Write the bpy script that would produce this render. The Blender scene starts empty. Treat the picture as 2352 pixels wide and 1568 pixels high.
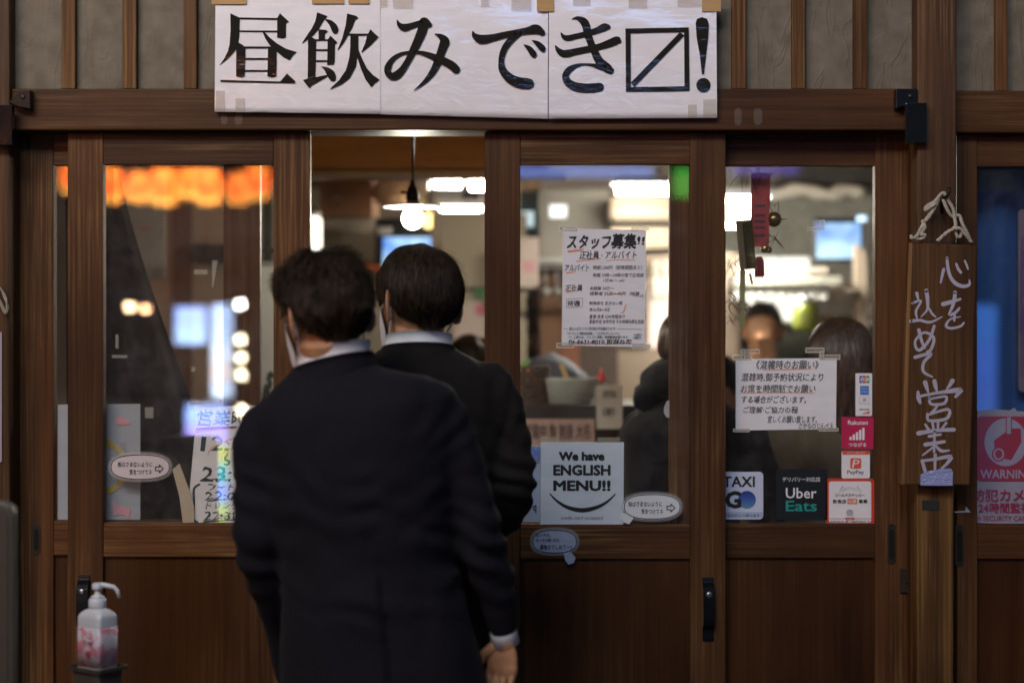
import bpy, bmesh, math, random
from math import radians as R, sin, cos, pi
from mathutils import Vector, Matrix, noise
random.seed(7)
S = bpy.context.scene
COL = S.collection
# ---------------------------------------------------------------- camera
CAM_D, CAM_H, F = 4.3, 1.55, 3938.0          # metres to the door plane, eye height, focal length in layout units
cam = bpy.data.cameras.new('camera'); cam_o = bpy.data.objects.new('camera', cam); COL.objects.link(cam_o)
cam_o.location = (0, -CAM_D, CAM_H); cam_o.rotation_euler = (R(90), 0, 0)
cam.sensor_width = 36; cam.lens = 36 * F / 2352; cam.clip_end = 300; cam.clip_start = 0.05
cam.dof.use_dof = True; cam.dof.focus_distance = 4.12; cam.dof.aperture_fstop = 1.38; cam.dof.aperture_blades = 0
S.camera = cam_o
# ---------------------------------------------------------------- sky and light
W = bpy.data.worlds.new('World'); S.world = W; W.use_nodes = True
nt = W.node_tree; bg = nt.nodes['Background']
sky = nt.nodes.new('ShaderNodeTexSky'); sky.sky_type = 'NISHITA'; sky.sun_disc = False
sky.sun_elevation = R(35); sky.sun_rotation = R(180 + 12)
nt.links.new(sky.outputs[0], bg.inputs[0]); bg.inputs[1].default_value = 0.018
sun = bpy.data.lights.new('sun', 'SUN'); sun.energy = 0.50; sun.angle = R(15); sun.color = (0.98, 0.975, 1.0)
sun_o = bpy.data.objects.new('sun', sun); COL.objects.link(sun_o)
sun_o.rotation_euler = (R(55), 0, R(-12))     # from behind the camera, a little to the left, high
S.view_settings.view_transform = 'Standard'; S.view_settings.look = 'None'
S.view_settings.exposure = 0.48; S.view_settings.gamma = 1.0
S.view_settings.use_curve_mapping = False
S.cycles.use_denoising = True
try: S.cycles.denoiser = 'OPENIMAGEDENOISE'
except Exception: pass
S.cycles.max_bounces = 8; S.cycles.transparent_max_bounces = 24; S.cycles.diffuse_bounces = 3
S.cycles.glossy_bounces = 4; S.cycles.sample_clamp_indirect = 6.0
S.cycles.use_adaptive_sampling = True; S.cycles.adaptive_threshold = 0.01
# ---------------------------------------------------------------- helpers
def Wp(u, v, y):
    """the point at depth y that lies on the photograph's (u, v), u and v in 2352 x 1568 layout units"""
    k = (y + CAM_D) / F
    return Vector(((u - 1176) * k, y, CAM_H - (v - 784) * k))
def tag(o, label=None, cat=None, group=None, kind=None):
    if label: o['label'] = label
    if cat: o['category'] = cat
    if group: o['group'] = group
    if kind: o['kind'] = kind
    return o
def thing(name, label, cat, loc=(0, 0, 0), group=None, kind=None):
    o = bpy.data.objects.new(name, None); COL.objects.link(o); o.location = loc
    o.empty_display_size = .05
    tag(o, label, cat, group, kind); return o
def world_loc(o):
    v = Vector(o.location)
    while o.parent: o = o.parent; v = v + Vector(o.location)
    return v
def put(name, verts, faces, mat, parent=None, smooth=False, bevel=0, mats=None, fmat=None, rot=None):
    """link one mesh object; verts in world coordinates; its origin at the parent's origin (or at the mesh's centre)"""
    verts = [Vector(v) for v in verts]
    lo = Vector([min(v[i] for v in verts) for i in range(3)]); hi = Vector([max(v[i] for v in verts) for i in range(3)])
    c = (lo + hi) / 2
    me = bpy.data.meshes.new(name)
    me.from_pydata([v - c for v in verts], [], faces); me.validate()
    for m in (mats or [mat]): me.materials.append(m)
    if fmat:
        for p, i in zip(me.polygons, fmat): p.material_index = i
    if smooth:
        for p in me.polygons: p.use_smooth = True
    o = bpy.data.objects.new(name, me); COL.objects.link(o)
    if parent: o.parent = parent; o.location = c - world_loc(parent)
    else: o.location = c
    if rot: o.rotation_euler = rot
    if bevel:
        b = o.modifiers.new('bevel', 'BEVEL'); b.width = bevel; b.segments = 2; b.limit_method = 'ANGLE'
        b.harden_normals = False
    return o
CUBE_F = [(0, 1, 3, 2), (4, 6, 7, 5), (0, 4, 5, 1), (2, 3, 7, 6), (0, 2, 6, 4), (1, 5, 7, 3)]
def box(name, x0, x1, y0, y1, z0, z1, mat, parent=None, bevel=0.0015, rot=None):
    vs = [(x, y, z) for x in (x0, x1) for y in (y0, y1) for z in (z0, z1)]
    return put(name, vs, CUBE_F, mat, parent, bevel=bevel, rot=rot)
def pbox(name, u0, u1, v0, v1, y, th, mat, parent=None, bevel=0.0015, rot=None):
    a = Wp(u0, v1, y); b = Wp(u1, v0, y)
    return box(name, a.x, b.x, y, y + th, a.z, b.z, mat, parent, bevel, rot)
def boxes(name, lst, mat, parent=None, bevel=0.001):
    vs, fs = [], []
    for (x0, x1, y0, y1, z0, z1) in lst:
        n = len(vs); vs += [(x, y, z) for x in (x0, x1) for y in (y0, y1) for z in (z0, z1)]
        fs += [tuple(i + n for i in f) for f in CUBE_F]
    return put(name, vs, fs, mat, parent, bevel=bevel)
def prism(name, pts, y, th, mat, parent=None, bevel=0, smooth=False):
    """outline given in layout units, extruded from y to y + th"""
    P = [Wp(u, v, y) for u, v in pts]
    ar = sum(P[i].x * P[(i + 1) % len(P)].z - P[(i + 1) % len(P)].x * P[i].z for i in range(len(P)))
    if ar < 0: P.reverse()
    n = len(P)
    vs = [tuple(p) for p in P] + [(p.x, y + th, p.z) for p in P]
    fs = [tuple(range(n)), tuple(range(2 * n - 1, n - 1, -1))]
    fs += [(i, i + n, (i + 1) % n + n, (i + 1) % n) for i in range(n)]
    return put(name, vs, fs, mat, parent, bevel=bevel, smooth=smooth)
def rrect(u0, u1, v0, v1, r, n=5):
    out = []
    for cx, cy, a0 in ((u1 - r, v0 + r, -90), (u1 - r, v1 - r, 0), (u0 + r, v1 - r, 90), (u0 + r, v0 + r, 180)):
        for i in range(n + 1):
            a = R(a0 + 90 * i / n); out.append((cx + r * cos(a), cy + r * sin(a)))
    return out
def ell(cu, cv, ru, rv, n=40, p=2.0):
    out = []
    for i in range(n):
        a = 2 * pi * i / n; c, s = cos(a), sin(a)
        out.append((cu + ru * math.copysign(abs(c) ** (2 / p), c), cv + rv * math.copysign(abs(s) ** (2 / p), s)))
    return out
_lift = [0]
def flat(name, polys, y, mat, parent, world=None):
    """flat print: polygons in layout units (or world points), each a hair in front of the last"""
    bm = bmesh.new()
    for k, pg in enumerate(polys):
        yy = y - 0.00002 * (k % 12)
        P = [Wp(u, v, y) for u, v in pg]
        vs = [bm.verts.new((p.x, yy, p.z)) for p in P]
        try: f = bm.faces.new(vs)
        except ValueError: continue
    bm.normal_update()
    for f in bm.faces:
        if f.normal.y > 0: f.normal_flip()
    bmesh.ops.triangulate(bm, faces=[f for f in bm.faces if len(f.verts) > 4])
    vs = [v.co.copy() for v in bm.verts]; bm.verts.index_update()
    fs = [tuple(v.index for v in f.verts) for f in bm.faces]; bm.free()
    return put(name, vs, fs, mat, parent)
def catmull(pts, sub=5):
    out = []
    n = len(pts)
    for i in range(n - 1):
        p0, p1, p2, p3 = pts[max(i - 1, 0)], pts[i], pts[i + 1], pts[min(i + 2, n - 1)]
        for k in range(sub):
            t = k / sub
            out.append(tuple(0.5 * ((2 * b) + (-a + c) * t + (2 * a - 5 * b + 4 * c - d) * t * t + (-a + 3 * b - 3 * c + d) * t ** 3)
                             for a, b, c, d in zip(p0, p1, p2, p3)))
    out.append(tuple(pts[-1])); return out
def ribbon(pts, sub=5, cap=True):
    """brush stroke: (u, v, half width) -> list of quads and round ends, in the same units"""
    q = catmull(pts, sub) if len(pts) > 2 else [tuple(p) for p in pts]
    L, Rr = [], []
    for i, (x, y, w) in enumerate(q):
        a = q[max(i - 1, 0)]; b = q[min(i + 1, len(q) - 1)]
        dx, dy = b[0] - a[0], b[1] - a[1]; l = math.hypot(dx, dy) or 1
        nx, ny = -dy / l * w, dx / l * w
        L.append((x + nx, y + ny)); Rr.append((x - nx, y - ny))
    out = [[L[i], L[i + 1], Rr[i + 1], Rr[i]] for i in range(len(q) - 1)]
    if cap:
        for (x, y, w) in (q[0], q[-1]):
            if w > .3: out.append([(x + w * cos(a * pi / 6), y + w * sin(a * pi / 6)) for a in range(12)])
    return out
_tx = {}
def glyphs(s, bold=0.0):
    """triangles of a line of text from Blender's own font, normalised to its bounding box"""
    key = (s, bold)
    if key in _tx: return _tx[key]
    cu = bpy.data.curves.new('lettering', 'FONT'); cu.body = s; cu.resolution_u = 2
    cu.align_x = 'CENTER'; cu.space_line = 1.0
    o = bpy.data.objects.new('lettering', cu); COL.objects.link(o)
    dg = bpy.context.evaluated_depsgraph_get(); m = bpy.data.meshes.new_from_object(o.evaluated_get(dg))
    vs = [(v.co.x, v.co.y) for v in m.vertices]; fs = [tuple(p.vertices) for p in m.polygons]
    bpy.data.objects.remove(o); bpy.data.curves.remove(cu); bpy.data.meshes.remove(m)
    vs = [(x, y, 0) for x, y in vs]
    if bold:        # a heavier pen: the same line laid over itself, each copy a hair further out
        v0, f0, n0 = list(vs), list(fs), len(vs); nb = 8 if bold > .03 else 4
        for k in range(nb):
            a = 2 * pi * (k + .5) / nb
            vs += [(x + bold * cos(a), y + bold * sin(a), k + 1) for x, y, q in v0]; fs += [tuple(i + n0 * (k + 1) for i in f) for f in f0]
    x0 = min(v[0] for v in vs); x1 = max(v[0] for v in vs); y0 = min(v[1] for v in vs); y1 = max(v[1] for v in vs)
    vs = [((x - x0) / (x1 - x0), (y - y0) / (y1 - y0), q) for x, y, q in vs]
    _tx[key] = (vs, fs); return _tx[key]
def text(s, u0, u1, v0, v1, y, mat, parent, bold=0.0, slant=0.0, skew=0.0, name='lettering', wob=0.0):
    """a printed line that fills the layout rectangle; slant shears the letters, skew tilts the line"""
    lines = s if isinstance(s, list) else [(s, u0, u1, v0, v1)]
    o = None
    for (t, a0, a1, b0, b1) in lines:
        V, Fc = [], []
        vs, fs = glyphs(t, bold); n = len(V)
        for x, z, lay in vs:
            u = a0 + x * (a1 - a0) + slant * (z - .5) * (b1 - b0); v = b1 - z * (b1 - b0) + skew * (x - .5) * (a1 - a0)
            if wob:
                q = noise.noise(Vector((u * .11, v * .11, 3.1))); q2 = noise.noise(Vector((u * .13, v * .12, 9.7)))
                u += wob * q; v += wob * q2
            V.append(Wp(u, v, y - .00001 * lay))
        Fc += [tuple(i + n for i in f) for f in fs]
        o = put(name, V, Fc, mat, parent)
    return o
def tube_mesh(path, radii, n=10, closed_ends=True):
    vs, fs = [], []
    P = [Vector(p) for p in path]
    t0 = (P[1] - P[0]).normalized()
    up = Vector((0, 0, 1)) if abs(t0.z) < .9 else Vector((0, 1, 0))
    nrm = (up - t0 * up.dot(t0)).normalized()
    for i, p in enumerate(P):
        t = (P[min(i + 1, len(P) - 1)] - P[max(i - 1, 0)]).normalized()
        nrm = (nrm - t * nrm.dot(t)).normalized(); bi = t.cross(nrm)
        r = radii[i] if hasattr(radii, '__len__') else radii
        for k in range(n):
            a = 2 * pi * k / n; vs.append(p + (nrm * cos(a) + bi * sin(a)) * r)
    for i in range(len(P) - 1):
        for k in range(n):
            a, b = i * n + k, i * n + (k + 1) % n; fs.append((a, b, b + n, a + n))
    if closed_ends:
        fs.append(tuple(range(n - 1, -1, -1))); fs.append(tuple(range((len(P) - 1) * n, len(P) * n)))
    return vs, fs
def tube(name, path, radii, mat, parent=None, n=10, smooth=True):
    vs, fs = tube_mesh(path, radii, n); return put(name, vs, fs, mat, parent, smooth=smooth)
def lathe_mesh(c, prof, n=24, sq=2.0, sx=1.0, sy=1.0, rotz=0.0):
    """profile of (radius, z) round the vertical through c; sq > 2 squares the section"""
    vs, fs = [], []
    for r, z in prof:
        for k in range(n):
            a = 2 * pi * k / n + pi / n; ca, sa = cos(a), sin(a)
            x = sx * r * math.copysign(abs(ca) ** (2 / sq), ca); yy = sy * r * math.copysign(abs(sa) ** (2 / sq), sa)
            vs.append((c[0] + x * cos(rotz) - yy * sin(rotz), c[1] + x * sin(rotz) + yy * cos(rotz), c[2] + z))
    for i in range(len(prof) - 1):
        for k in range(n):
            a, b = i * n + k, i * n + (k + 1) % n; fs.append((a, b, b + n, a + n))
    fs.append(tuple(range(n - 1, -1, -1))); fs.append(tuple(range((len(prof) - 1) * n, len(prof) * n)))
    return vs, fs
def lathe(name, c, prof, mat, parent=None, n=24, smooth=True, **k):
    vs, fs = lathe_mesh(c, prof, n, **k); return put(name, vs, fs, mat, parent, smooth=smooth)
def sphere_mesh(c, r, n=16, m=10, mat3=None):
    rx, ry, rz = r if hasattr(r, '__len__') else (r, r, r)
    vs, fs = [], []
    for i in range(m + 1):
        t = pi * i / m
        for k in range(n):
            a = 2 * pi * k / n; v = Vector((rx * sin(t) * cos(a), ry * sin(t) * sin(a), rz * cos(t)))
            if mat3: v = mat3 @ v
            vs.append(Vector(c) + v)
    for i in range(m):
        for k in range(n):
            a, b = i * n + k, i * n + (k + 1) % n
            if i == 0: fs.append((a, a + n, b + n))
            elif i == m - 1: fs.append((a, a + n, b))
            else: fs.append((a, a + n, b + n, b))
    return vs, fs
def merge(parts):
    V, Fc = [], []
    for vs, fs in parts:
        n = len(V); V += [Vector(v) for v in vs]; Fc += [tuple(i + n for i in f) for f in fs]
    return V, Fc
def remesh(parts, voxel, smooth=6):
    """union of closed pieces as one continuous skin"""
    V, Fc = merge(parts)
    me = bpy.data.meshes.new('skin'); me.from_pydata(V, [], Fc); o = bpy.data.objects.new('skin', me); COL.objects.link(o)
    m = o.modifiers.new('r', 'REMESH'); m.mode = 'VOXEL'; m.voxel_size = voxel
    if smooth:
        s = o.modifiers.new('s', 'SMOOTH'); s.iterations = smooth; s.factor = .5
    dg = bpy.context.evaluated_depsgraph_get(); r = bpy.data.meshes.new_from_object(o.evaluated_get(dg))
    vs = [v.co.copy() for v in r.vertices]; fs = [tuple(p.vertices) for p in r.polygons]
    bpy.data.objects.remove(o); bpy.data.meshes.remove(me); bpy.data.meshes.remove(r)
    return vs, fs
# ---------------------------------------------------------------- materials
def new_mat(name):
    m = bpy.data.materials.new(name); m.use_nodes = True
    return m, m.node_tree, m.node_tree.nodes['Principled BSDF']
def plain(name, col, rough=.6, metal=0, var=.12, scale=30, coat=0, emit=0, bump=0, sheen=0):
    m, t, b = new_mat(name); N, L = t.nodes, t.links
    co = N.new('ShaderNodeTexCoord'); ns = N.new('ShaderNodeTexNoise'); ns.inputs['Scale'].default_value = scale
    ns.inputs['Detail'].default_value = 5
    L.new(co.outputs['Object'], ns.inputs['Vector'])
    mx = N.new('ShaderNodeMix'); mx.data_type = 'RGBA'; mx.blend_type = 'MULTIPLY'; mx.inputs[0].default_value = 1
    mr = N.new('ShaderNodeMapRange'); mr.inputs['To Min'].default_value = 1 - var * 2; mr.inputs['To Max'].default_value = 1 + var * 2
    L.new(ns.outputs[0], mr.inputs[0]); L.new(mr.outputs[0], mx.inputs[7]); mx.inputs[6].default_value = (*col, 1)
    L.new(mx.outputs[2], b.inputs['Base Color'])
    b.inputs['Roughness'].default_value = rough; b.inputs['Metallic'].default_value = metal
    b.inputs['Coat Weight'].default_value = coat; b.inputs['Coat Roughness'].default_value = .08
    b.inputs['Sheen Weight'].default_value = sheen
    if emit:
        L.new(mx.outputs[2], b.inputs['Emission Color']); b.inputs['Emission Strength'].default_value = emit
    if bump:
        bp = N.new('ShaderNodeBump'); bp.inputs['Strength'].default_value = bump; bp.inputs['Distance'].default_value = .002
        L.new(ns.outputs[0], bp.inputs['Height']); L.new(bp.outputs[0], b.inputs['Normal'])
    return m
def lamp_mat(name, col, strength):
    m, t, b = new_mat(name); b.inputs['Base Color'].default_value = (*[c * .8 for c in col], 1)
    b.inputs['Emission Color'].default_value = (*col, 1); b.inputs['Emission Strength'].default_value = strength
    return m
def wood(name, dark, mid, light, axis='z', wear=.35, rough=.5, gscale=1.0, worn_col=(.30, .18, .068)):
    m, t, b = new_mat(name); N, L = t.nodes, t.links
    co = N.new('ShaderNodeTexCoord'); oi = N.new('ShaderNodeObjectInfo')
    ad = N.new('ShaderNodeVectorMath'); ad.operation = 'ADD'
    sc = N.new('ShaderNodeVectorMath'); sc.operation = 'SCALE'; sc.inputs[0].default_value = (13.1, 7.7, 21.3)
    L.new(oi.outputs['Random'], sc.inputs['Scale']); L.new(co.outputs['Object'], ad.inputs[0]); L.new(sc.outputs[0], ad.inputs[1])
    def mapped(lo, hi):
        mp = N.new('ShaderNodeMapping'); s = [hi, hi, hi]; s['xyz'.index(axis)] = lo
        mp.inputs['Scale'].default_value = s; L.new(ad.outputs[0], mp.inputs[0]); return mp
    def nz(mp, sc_, det, dist=0, rg=.6):
        n = N.new('ShaderNodeTexNoise'); n.inputs['Scale'].default_value = sc_; n.inputs['Detail'].default_value = det
        n.inputs['Distortion'].default_value = dist; n.inputs['Roughness'].default_value = rg; L.new(mp.outputs[0], n.inputs['Vector']); return n
    m1 = mapped(.9 * gscale, 26 * gscale); m2 = mapped(2.5 * gscale, 160 * gscale); m3 = mapped(2.0, 5.0)
    g = nz(m1, 1, 6, .6); f = nz(m2, 1, 3); big = nz(m3, 1, 4, .5)
    rp = N.new('ShaderNodeValToRGB'); e = rp.color_ramp.elements
    e[0].position = .32; e[0].color = (*dark, 1); e[1].position = .72; e[1].color = (*light, 1)
    k = e.new(.5); k.color = (*mid, 1)
    mxv = N.new('ShaderNodeMath'); mxv.operation = 'MULTIPLY_ADD'; mxv.inputs[1].default_value = .45
    L.new(f.outputs[0], mxv.inputs[0])
    m4 = N.new('ShaderNodeMath'); m4.operation = 'MULTIPLY'; m4.inputs[1].default_value = .6; L.new(g.outputs[0], m4.inputs[0]); L.new(m4.outputs[0], mxv.inputs[2])
    L.new(mxv.outputs[0], rp.inputs[0])
    # worn, yellowed streaks in patches
    wr = N.new('ShaderNodeMapRange'); wr.inputs['From Min'].default_value = .46; wr.inputs['From Max'].default_value = .66
    L.new(big.outputs[0], wr.inputs[0])
    fr = N.new('ShaderNodeMapRange'); fr.inputs['From Min'].default_value = .47; fr.inputs['From Max'].default_value = .64
    L.new(f.outputs[0], fr.inputs[0])
    wm = N.new('ShaderNodeMath'); wm.operation = 'MULTIPLY'; L.new(wr.outputs[0], wm.inputs[0]); L.new(fr.outputs[0], wm.inputs[1])
    wk = N.new('ShaderNodeMath'); wk.operation = 'MULTIPLY'; wk.inputs[1].default_value = wear; L.new(wm.outputs[0], wk.inputs[0])
    mx = N.new('ShaderNodeMix'); mx.data_type = 'RGBA'; L.new(wk.outputs[0], mx.inputs[0]); L.new(rp.outputs[0], mx.inputs[6]); mx.inputs[7].default_value = (*worn_col, 1)
    # broad tone change along the piece
    bt = N.new('ShaderNodeMapRange'); bt.inputs['From Min'].default_value = .3; bt.inputs['From Max'].default_value = .7
    bt.inputs['To Min'].default_value = .52; bt.inputs['To Max'].default_value = 1.42
    m5 = mapped(1.1, 2.2); b2 = nz(m5, 1, 3); L.new(b2.outputs[0], bt.inputs[0])
    ml = N.new('ShaderNodeMix'); ml.data_type = 'RGBA'; ml.blend_type = 'MULTIPLY'; ml.inputs[0].default_value = 1
    L.new(mx.outputs[2], ml.inputs[6]); L.new(bt.outputs[0], ml.inputs[7])
    # each piece a little different
    rv = N.new('ShaderNodeMapRange'); rv.inputs['To Min'].default_value = .82; rv.inputs['To Max'].default_value = 1.16; L.new(oi.outputs['Random'], rv.inputs[0])
    m6 = N.new('ShaderNodeMix'); m6.data_type = 'RGBA'; m6.blend_type = 'MULTIPLY'; m6.inputs[0].default_value = 1
    L.new(ml.outputs[2], m6.inputs[6]); L.new(rv.outputs[0], m6.inputs[7]); L.new(m6.outputs[2], b.inputs['Base Color'])
    rr = N.new('ShaderNodeMapRange'); rr.inputs['To Min'].default_value = rough - .12; rr.inputs['To Max'].default_value = rough + .15
    L.new(big.outputs[0], rr.inputs[0]); L.new(rr.outputs[0], b.inputs['Roughness'])
    bp = N.new('ShaderNodeBump'); bp.inputs['Strength'].default_value = .25; bp.inputs['Distance'].default_value = .0015
    L.new(mxv.outputs[0], bp.inputs['Height']); L.new(bp.outputs[0], b.inputs['Normal'])
    b.inputs['Specular IOR Level'].default_value = .2
    return m
D_, M_, L_ = (.036, .0140, .0044), (.074, .0300, .0098), (.122, .056, .0195)
wood_v = wood('door_wood_upright', D_, M_, L_, 'z', wear=.42)
wood_h = wood('door_wood_level', D_, M_, L_, 'x', wear=.5)
lintel_m = wood('lintel_wood', (.036, .0145, .004), (.072, .029, .0088), (.115, .051, .017), 'x', wear=.3, rough=.42)
panel_m = wood('panel_wood', (.032, .0118, .0032), (.049, .0180, .0045), (.070, .0265, .0072), 'z', wear=.1, gscale=.8, rough=.42)
batten_m = wood('batten_wood', (.045, .018, .006), (.12, .052, .018), (.22, .11, .042), 'z', wear=.6, rough=.6)
post_m = wood('post_wood', (.022, .011, .006), (.055, .027, .013), (.095, .048, .022), 'z', wear=.25)
oldpost_m = wood('worn_post_wood', (.03, .014, .005), (.12, .055, .017), (.30, .16, .05), 'z', wear=.9, rough=.6)
board_m = wood('sign_board_wood', (.040, .018, .006), (.088, .041, .015), (.14, .072, .028), 'z', wear=.25, gscale=1.3)
soffit_m = wood('soffit_wood', (.16, .055, .008), (.26, .09, .014), (.32, .12, .02), 'x', wear=.05)
# plaster with trowel ridges
plaster_m, t, b = new_mat('trowelled_plaster')
N, L = t.nodes, t.links
co = N.new('ShaderNodeTexCoord'); oi = N.new('ShaderNodeObjectInfo'); ad = N.new('ShaderNodeVectorMath'); ad.operation = 'ADD'
sc = N.new('ShaderNodeVectorMath'); sc.operation = 'SCALE'; sc.inputs[0].default_value = (9, 5, 17)
L.new(oi.outputs['Random'], sc.inputs['Scale']); L.new(co.outputs['Object'], ad.inputs[0]); L.new(sc.outputs[0], ad.inputs[1])
mp = N.new('ShaderNodeMapping'); mp.inputs['Rotation'].default_value = (0, R(28), 0); mp.inputs['Scale'].default_value = (14, 6, 5)
L.new(ad.outputs[0], mp.inputs[0])
n1 = N.new('ShaderNodeTexNoise'); n1.inputs['Scale'].default_value = .8; n1.inputs['Detail'].default_value = 3; n1.inputs['Distortion'].default_value = 1.6; L.new(mp.outputs[0], n1.inputs['Vector'])
rp = N.new('ShaderNodeValToRGB'); rp.color_ramp.elements[0].position = .46; rp.color_ramp.elements[1].position = .54; rp.color_ramp.elements[1].color = (.55, .55, .55, 1); q = rp.color_ramp.elements.new(.5); q.color = (1, 1, 1, 1)
L.new(n1.outputs[0], rp.inputs[0])
n2 = N.new('ShaderNodeTexNoise'); n2.inputs['Scale'].default_value = 22; n2.inputs['Detail'].default_value = 9; L.new(ad.outputs[0], n2.inputs['Vector'])
ma = N.new('ShaderNodeMath'); ma.operation = 'MULTIPLY_ADD'; ma.inputs[1].default_value = .5; L.new(n2.outputs[0], ma.inputs[0]); L.new(rp.outputs[0], ma.inputs[2])
bp = N.new('ShaderNodeBump'); bp.inputs['Strength'].default_value = .4; bp.inputs['Distance'].default_value = .005; L.new(ma.outputs[0], bp.inputs['Height']); L.new(bp.outputs[0], b.inputs['Normal'])
cr = N.new('ShaderNodeValToRGB'); cr.color_ramp.elements[0].position = .3; cr.color_ramp.elements[0].color = (.125, .104, .076, 1); cr.color_ramp.elements[1].position = .7; cr.color_ramp.elements[1].color = (.19, .162, .122, 1)
L.new(n2.outputs[0], cr.inputs[0]); L.new(cr.outputs[0], b.inputs['Base Color']); b.inputs['Roughness'].default_value = .9
def glass_mat(name, f0=.085, dirt=.03, tint=(1, 1, 1)):
    """thin window glass: mirror reflection that rises towards grazing, a little dust film"""
    m, t, b = new_mat(name); N, L = t.nodes, t.links
    out = N['Material Output']; N.remove(b)
    lw = N.new('ShaderNodeLayerWeight'); lw.inputs[0].default_value = .5
    pw = N.new('ShaderNodeMath'); pw.operation = 'POWER'; pw.inputs[1].default_value = 5; L.new(lw.outputs['Facing'], pw.inputs[0])
    fr = N.new('ShaderNodeMath'); fr.operation = 'MULTIPLY_ADD'; fr.inputs[1].default_value = 1 - f0; fr.inputs[2].default_value = f0; L.new(pw.outputs[0], fr.inputs[0])
    tr = N.new('ShaderNodeBsdfTransparent'); tr.inputs[0].default_value = (*tint, 1)
    gl = N.new('ShaderNodeBsdfGlossy'); gl.inputs['Roughness'].default_value = .015
    mx = N.new('ShaderNodeMixShader'); L.new(fr.outputs[0], mx.inputs[0]); L.new(tr.outputs[0], mx.inputs[1]); L.new(gl.outputs[0], mx.inputs[2])
    df = N.new('ShaderNodeBsdfDiffuse'); df.inputs[0].default_value = (.6, .6, .6, 1)
    co = N.new('ShaderNodeTexCoord'); ns = N.new('ShaderNodeTexNoise'); ns.inputs['Scale'].default_value = 9; ns.inputs['Detail'].default_value = 8; ns.inputs['Roughness'].default_value = .75
    L.new(co.outputs['Object'], ns.inputs['Vector'])
    mr = N.new('ShaderNodeMapRange'); mr.inputs['From Min'].default_value = .45; mr.inputs['From Max'].default_value = .8; mr.inputs['To Max'].default_value = dirt * 2; mr.inputs['To Min'].default_value = dirt * .3
    L.new(ns.outputs[0], mr.inputs[0])
    m2 = N.new('ShaderNodeMixShader'); L.new(mr.outputs[0], m2.inputs[0]); L.new(mx.outputs[0], m2.inputs[1]); L.new(df.outputs[0], m2.inputs[2])
    L.new(m2.outputs[0], out.inputs['Surface'])
    return m
glass_m = glass_mat('window_glass', f0=.05, dirt=.022)
def film(name, col, alpha, rough=.2, coat=.5):
    m, t, b = new_mat(name); b.inputs['Base Color'].default_value = (*col, 1); b.inputs['Alpha'].default_value = alpha
    b.inputs['Roughness'].default_value = rough; b.inputs['Coat Weight'].default_value = coat; return m
tape_m = film('clear_tape', (.75, .72, .66), .5)
tape_faint_m = film('clear_tape_faint', (.55, .55, .45), .22)
laminate_m = film('laminate_film', (.6, .6, .62), .16, .12)
def paper(name, col, coat=0, wrinkle=.3, rough=.7, wscale=9, spec=.3, patch=False):
    m, t, b = new_mat(name); N, L = t.nodes, t.links
    co = N.new('ShaderNodeTexCoord'); ns = N.new('ShaderNodeTexNoise'); ns.inputs['Scale'].default_value = wscale; ns.inputs['Detail'].default_value = 4; ns.inputs['Distortion'].default_value = .8
    mp = N.new('ShaderNodeMapping'); mp.inputs['Scale'].default_value = (1, 1, 2.6); L.new(co.outputs['Object'], mp.inputs[0]); L.new(mp.outputs[0], ns.inputs['Vector'])
    b.inputs['Specular IOR Level'].default_value = spec
    n2 = N.new('ShaderNodeTexNoise'); n2.inputs['Scale'].default_value = 60; n2.inputs['Detail'].default_value = 5; L.new(co.outputs['Object'], n2.inputs['Vector'])
    mr = N.new('ShaderNodeMapRange'); mr.inputs['To Min'].default_value = .86; mr.inputs['To Max'].default_value = 1.1; L.new(ns.outputs[0], mr.inputs[0])
    mx = N.new('ShaderNodeMix'); mx.data_type = 'RGBA'; mx.blend_type = 'MULTIPLY'; mx.inputs[0].default_value = 1; mx.inputs[6].default_value = (*col, 1); L.new(mr.outputs[0], mx.inputs[7])
    L.new(mx.outputs[2], b.inputs['Base Color']); b.inputs['Roughness'].default_value = rough
    bp = N.new('ShaderNodeBump'); bp.inputs['Strength'].default_value = wrinkle; bp.inputs['Distance'].default_value = .004
    L.new(ns.outputs[0], bp.inputs['Height'])
    if patch:       # creased only in places
        big = N.new('ShaderNodeTexNoise'); big.inputs['Scale'].default_value = 4.2; big.inputs['Detail'].default_value = 2; L.new(co.outputs['Object'], big.inputs['Vector'])
        pm = N.new('ShaderNodeMapRange'); pm.inputs['From Min'].default_value = .46; pm.inputs['From Max'].default_value = .66; pm.inputs['To Min'].default_value = wrinkle * .12; pm.inputs['To Max'].default_value = wrinkle; L.new(big.outputs[0], pm.inputs[0]); L.new(pm.outputs[0], bp.inputs['Strength'])
    if coat: L.new(bp.outputs[0], b.inputs['Coat Normal'])
    L.new(bp.outputs[0], b.inputs['Normal'])
    b.inputs['Coat Weight'].default_value = coat; b.inputs['Coat Roughness'].default_value = .04
    return m
paper_m = paper('notice_paper', (.78, .79, .83))
paper_cool_m = paper('notice_paper_cool', (.66, .72, .78))
sticker_m = paper('sticker_white', (.80, .80, .82), coat=.3, wrinkle=.05)
ink_m = plain('black_ink', (.012, .012, .013), .5, var=.3)
soft_ink_m = plain('marker_ink', (.05, .045, .05), .6, var=.3)
orange_ink_m = plain('orange_pencil', (.75, .28, .18), .7)
def flatcol(name, col, rough=.4, coat=.2): return plain('print_' + name, col, rough, var=.04, coat=coat)
red_p = flatcol('red', (.60, .055, .03)); crimson_p = flatcol('crimson', (.50, .02, .09)); teal_p = flatcol('teal', (.02, .32, .28))
navy_p = flatcol('navy_black', (.010, .014, .016)); white_p = flatcol('white', (.80, .80, .82)); blue_p = flatcol('blue', (.03, .18, .62))
green_p = flatcol('green', (.05, .30, .10)); grey_p = flatcol('grey', (.42, .44, .48)); palebl_p = flatcol('pale_blue', (.38, .47, .66))
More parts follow.
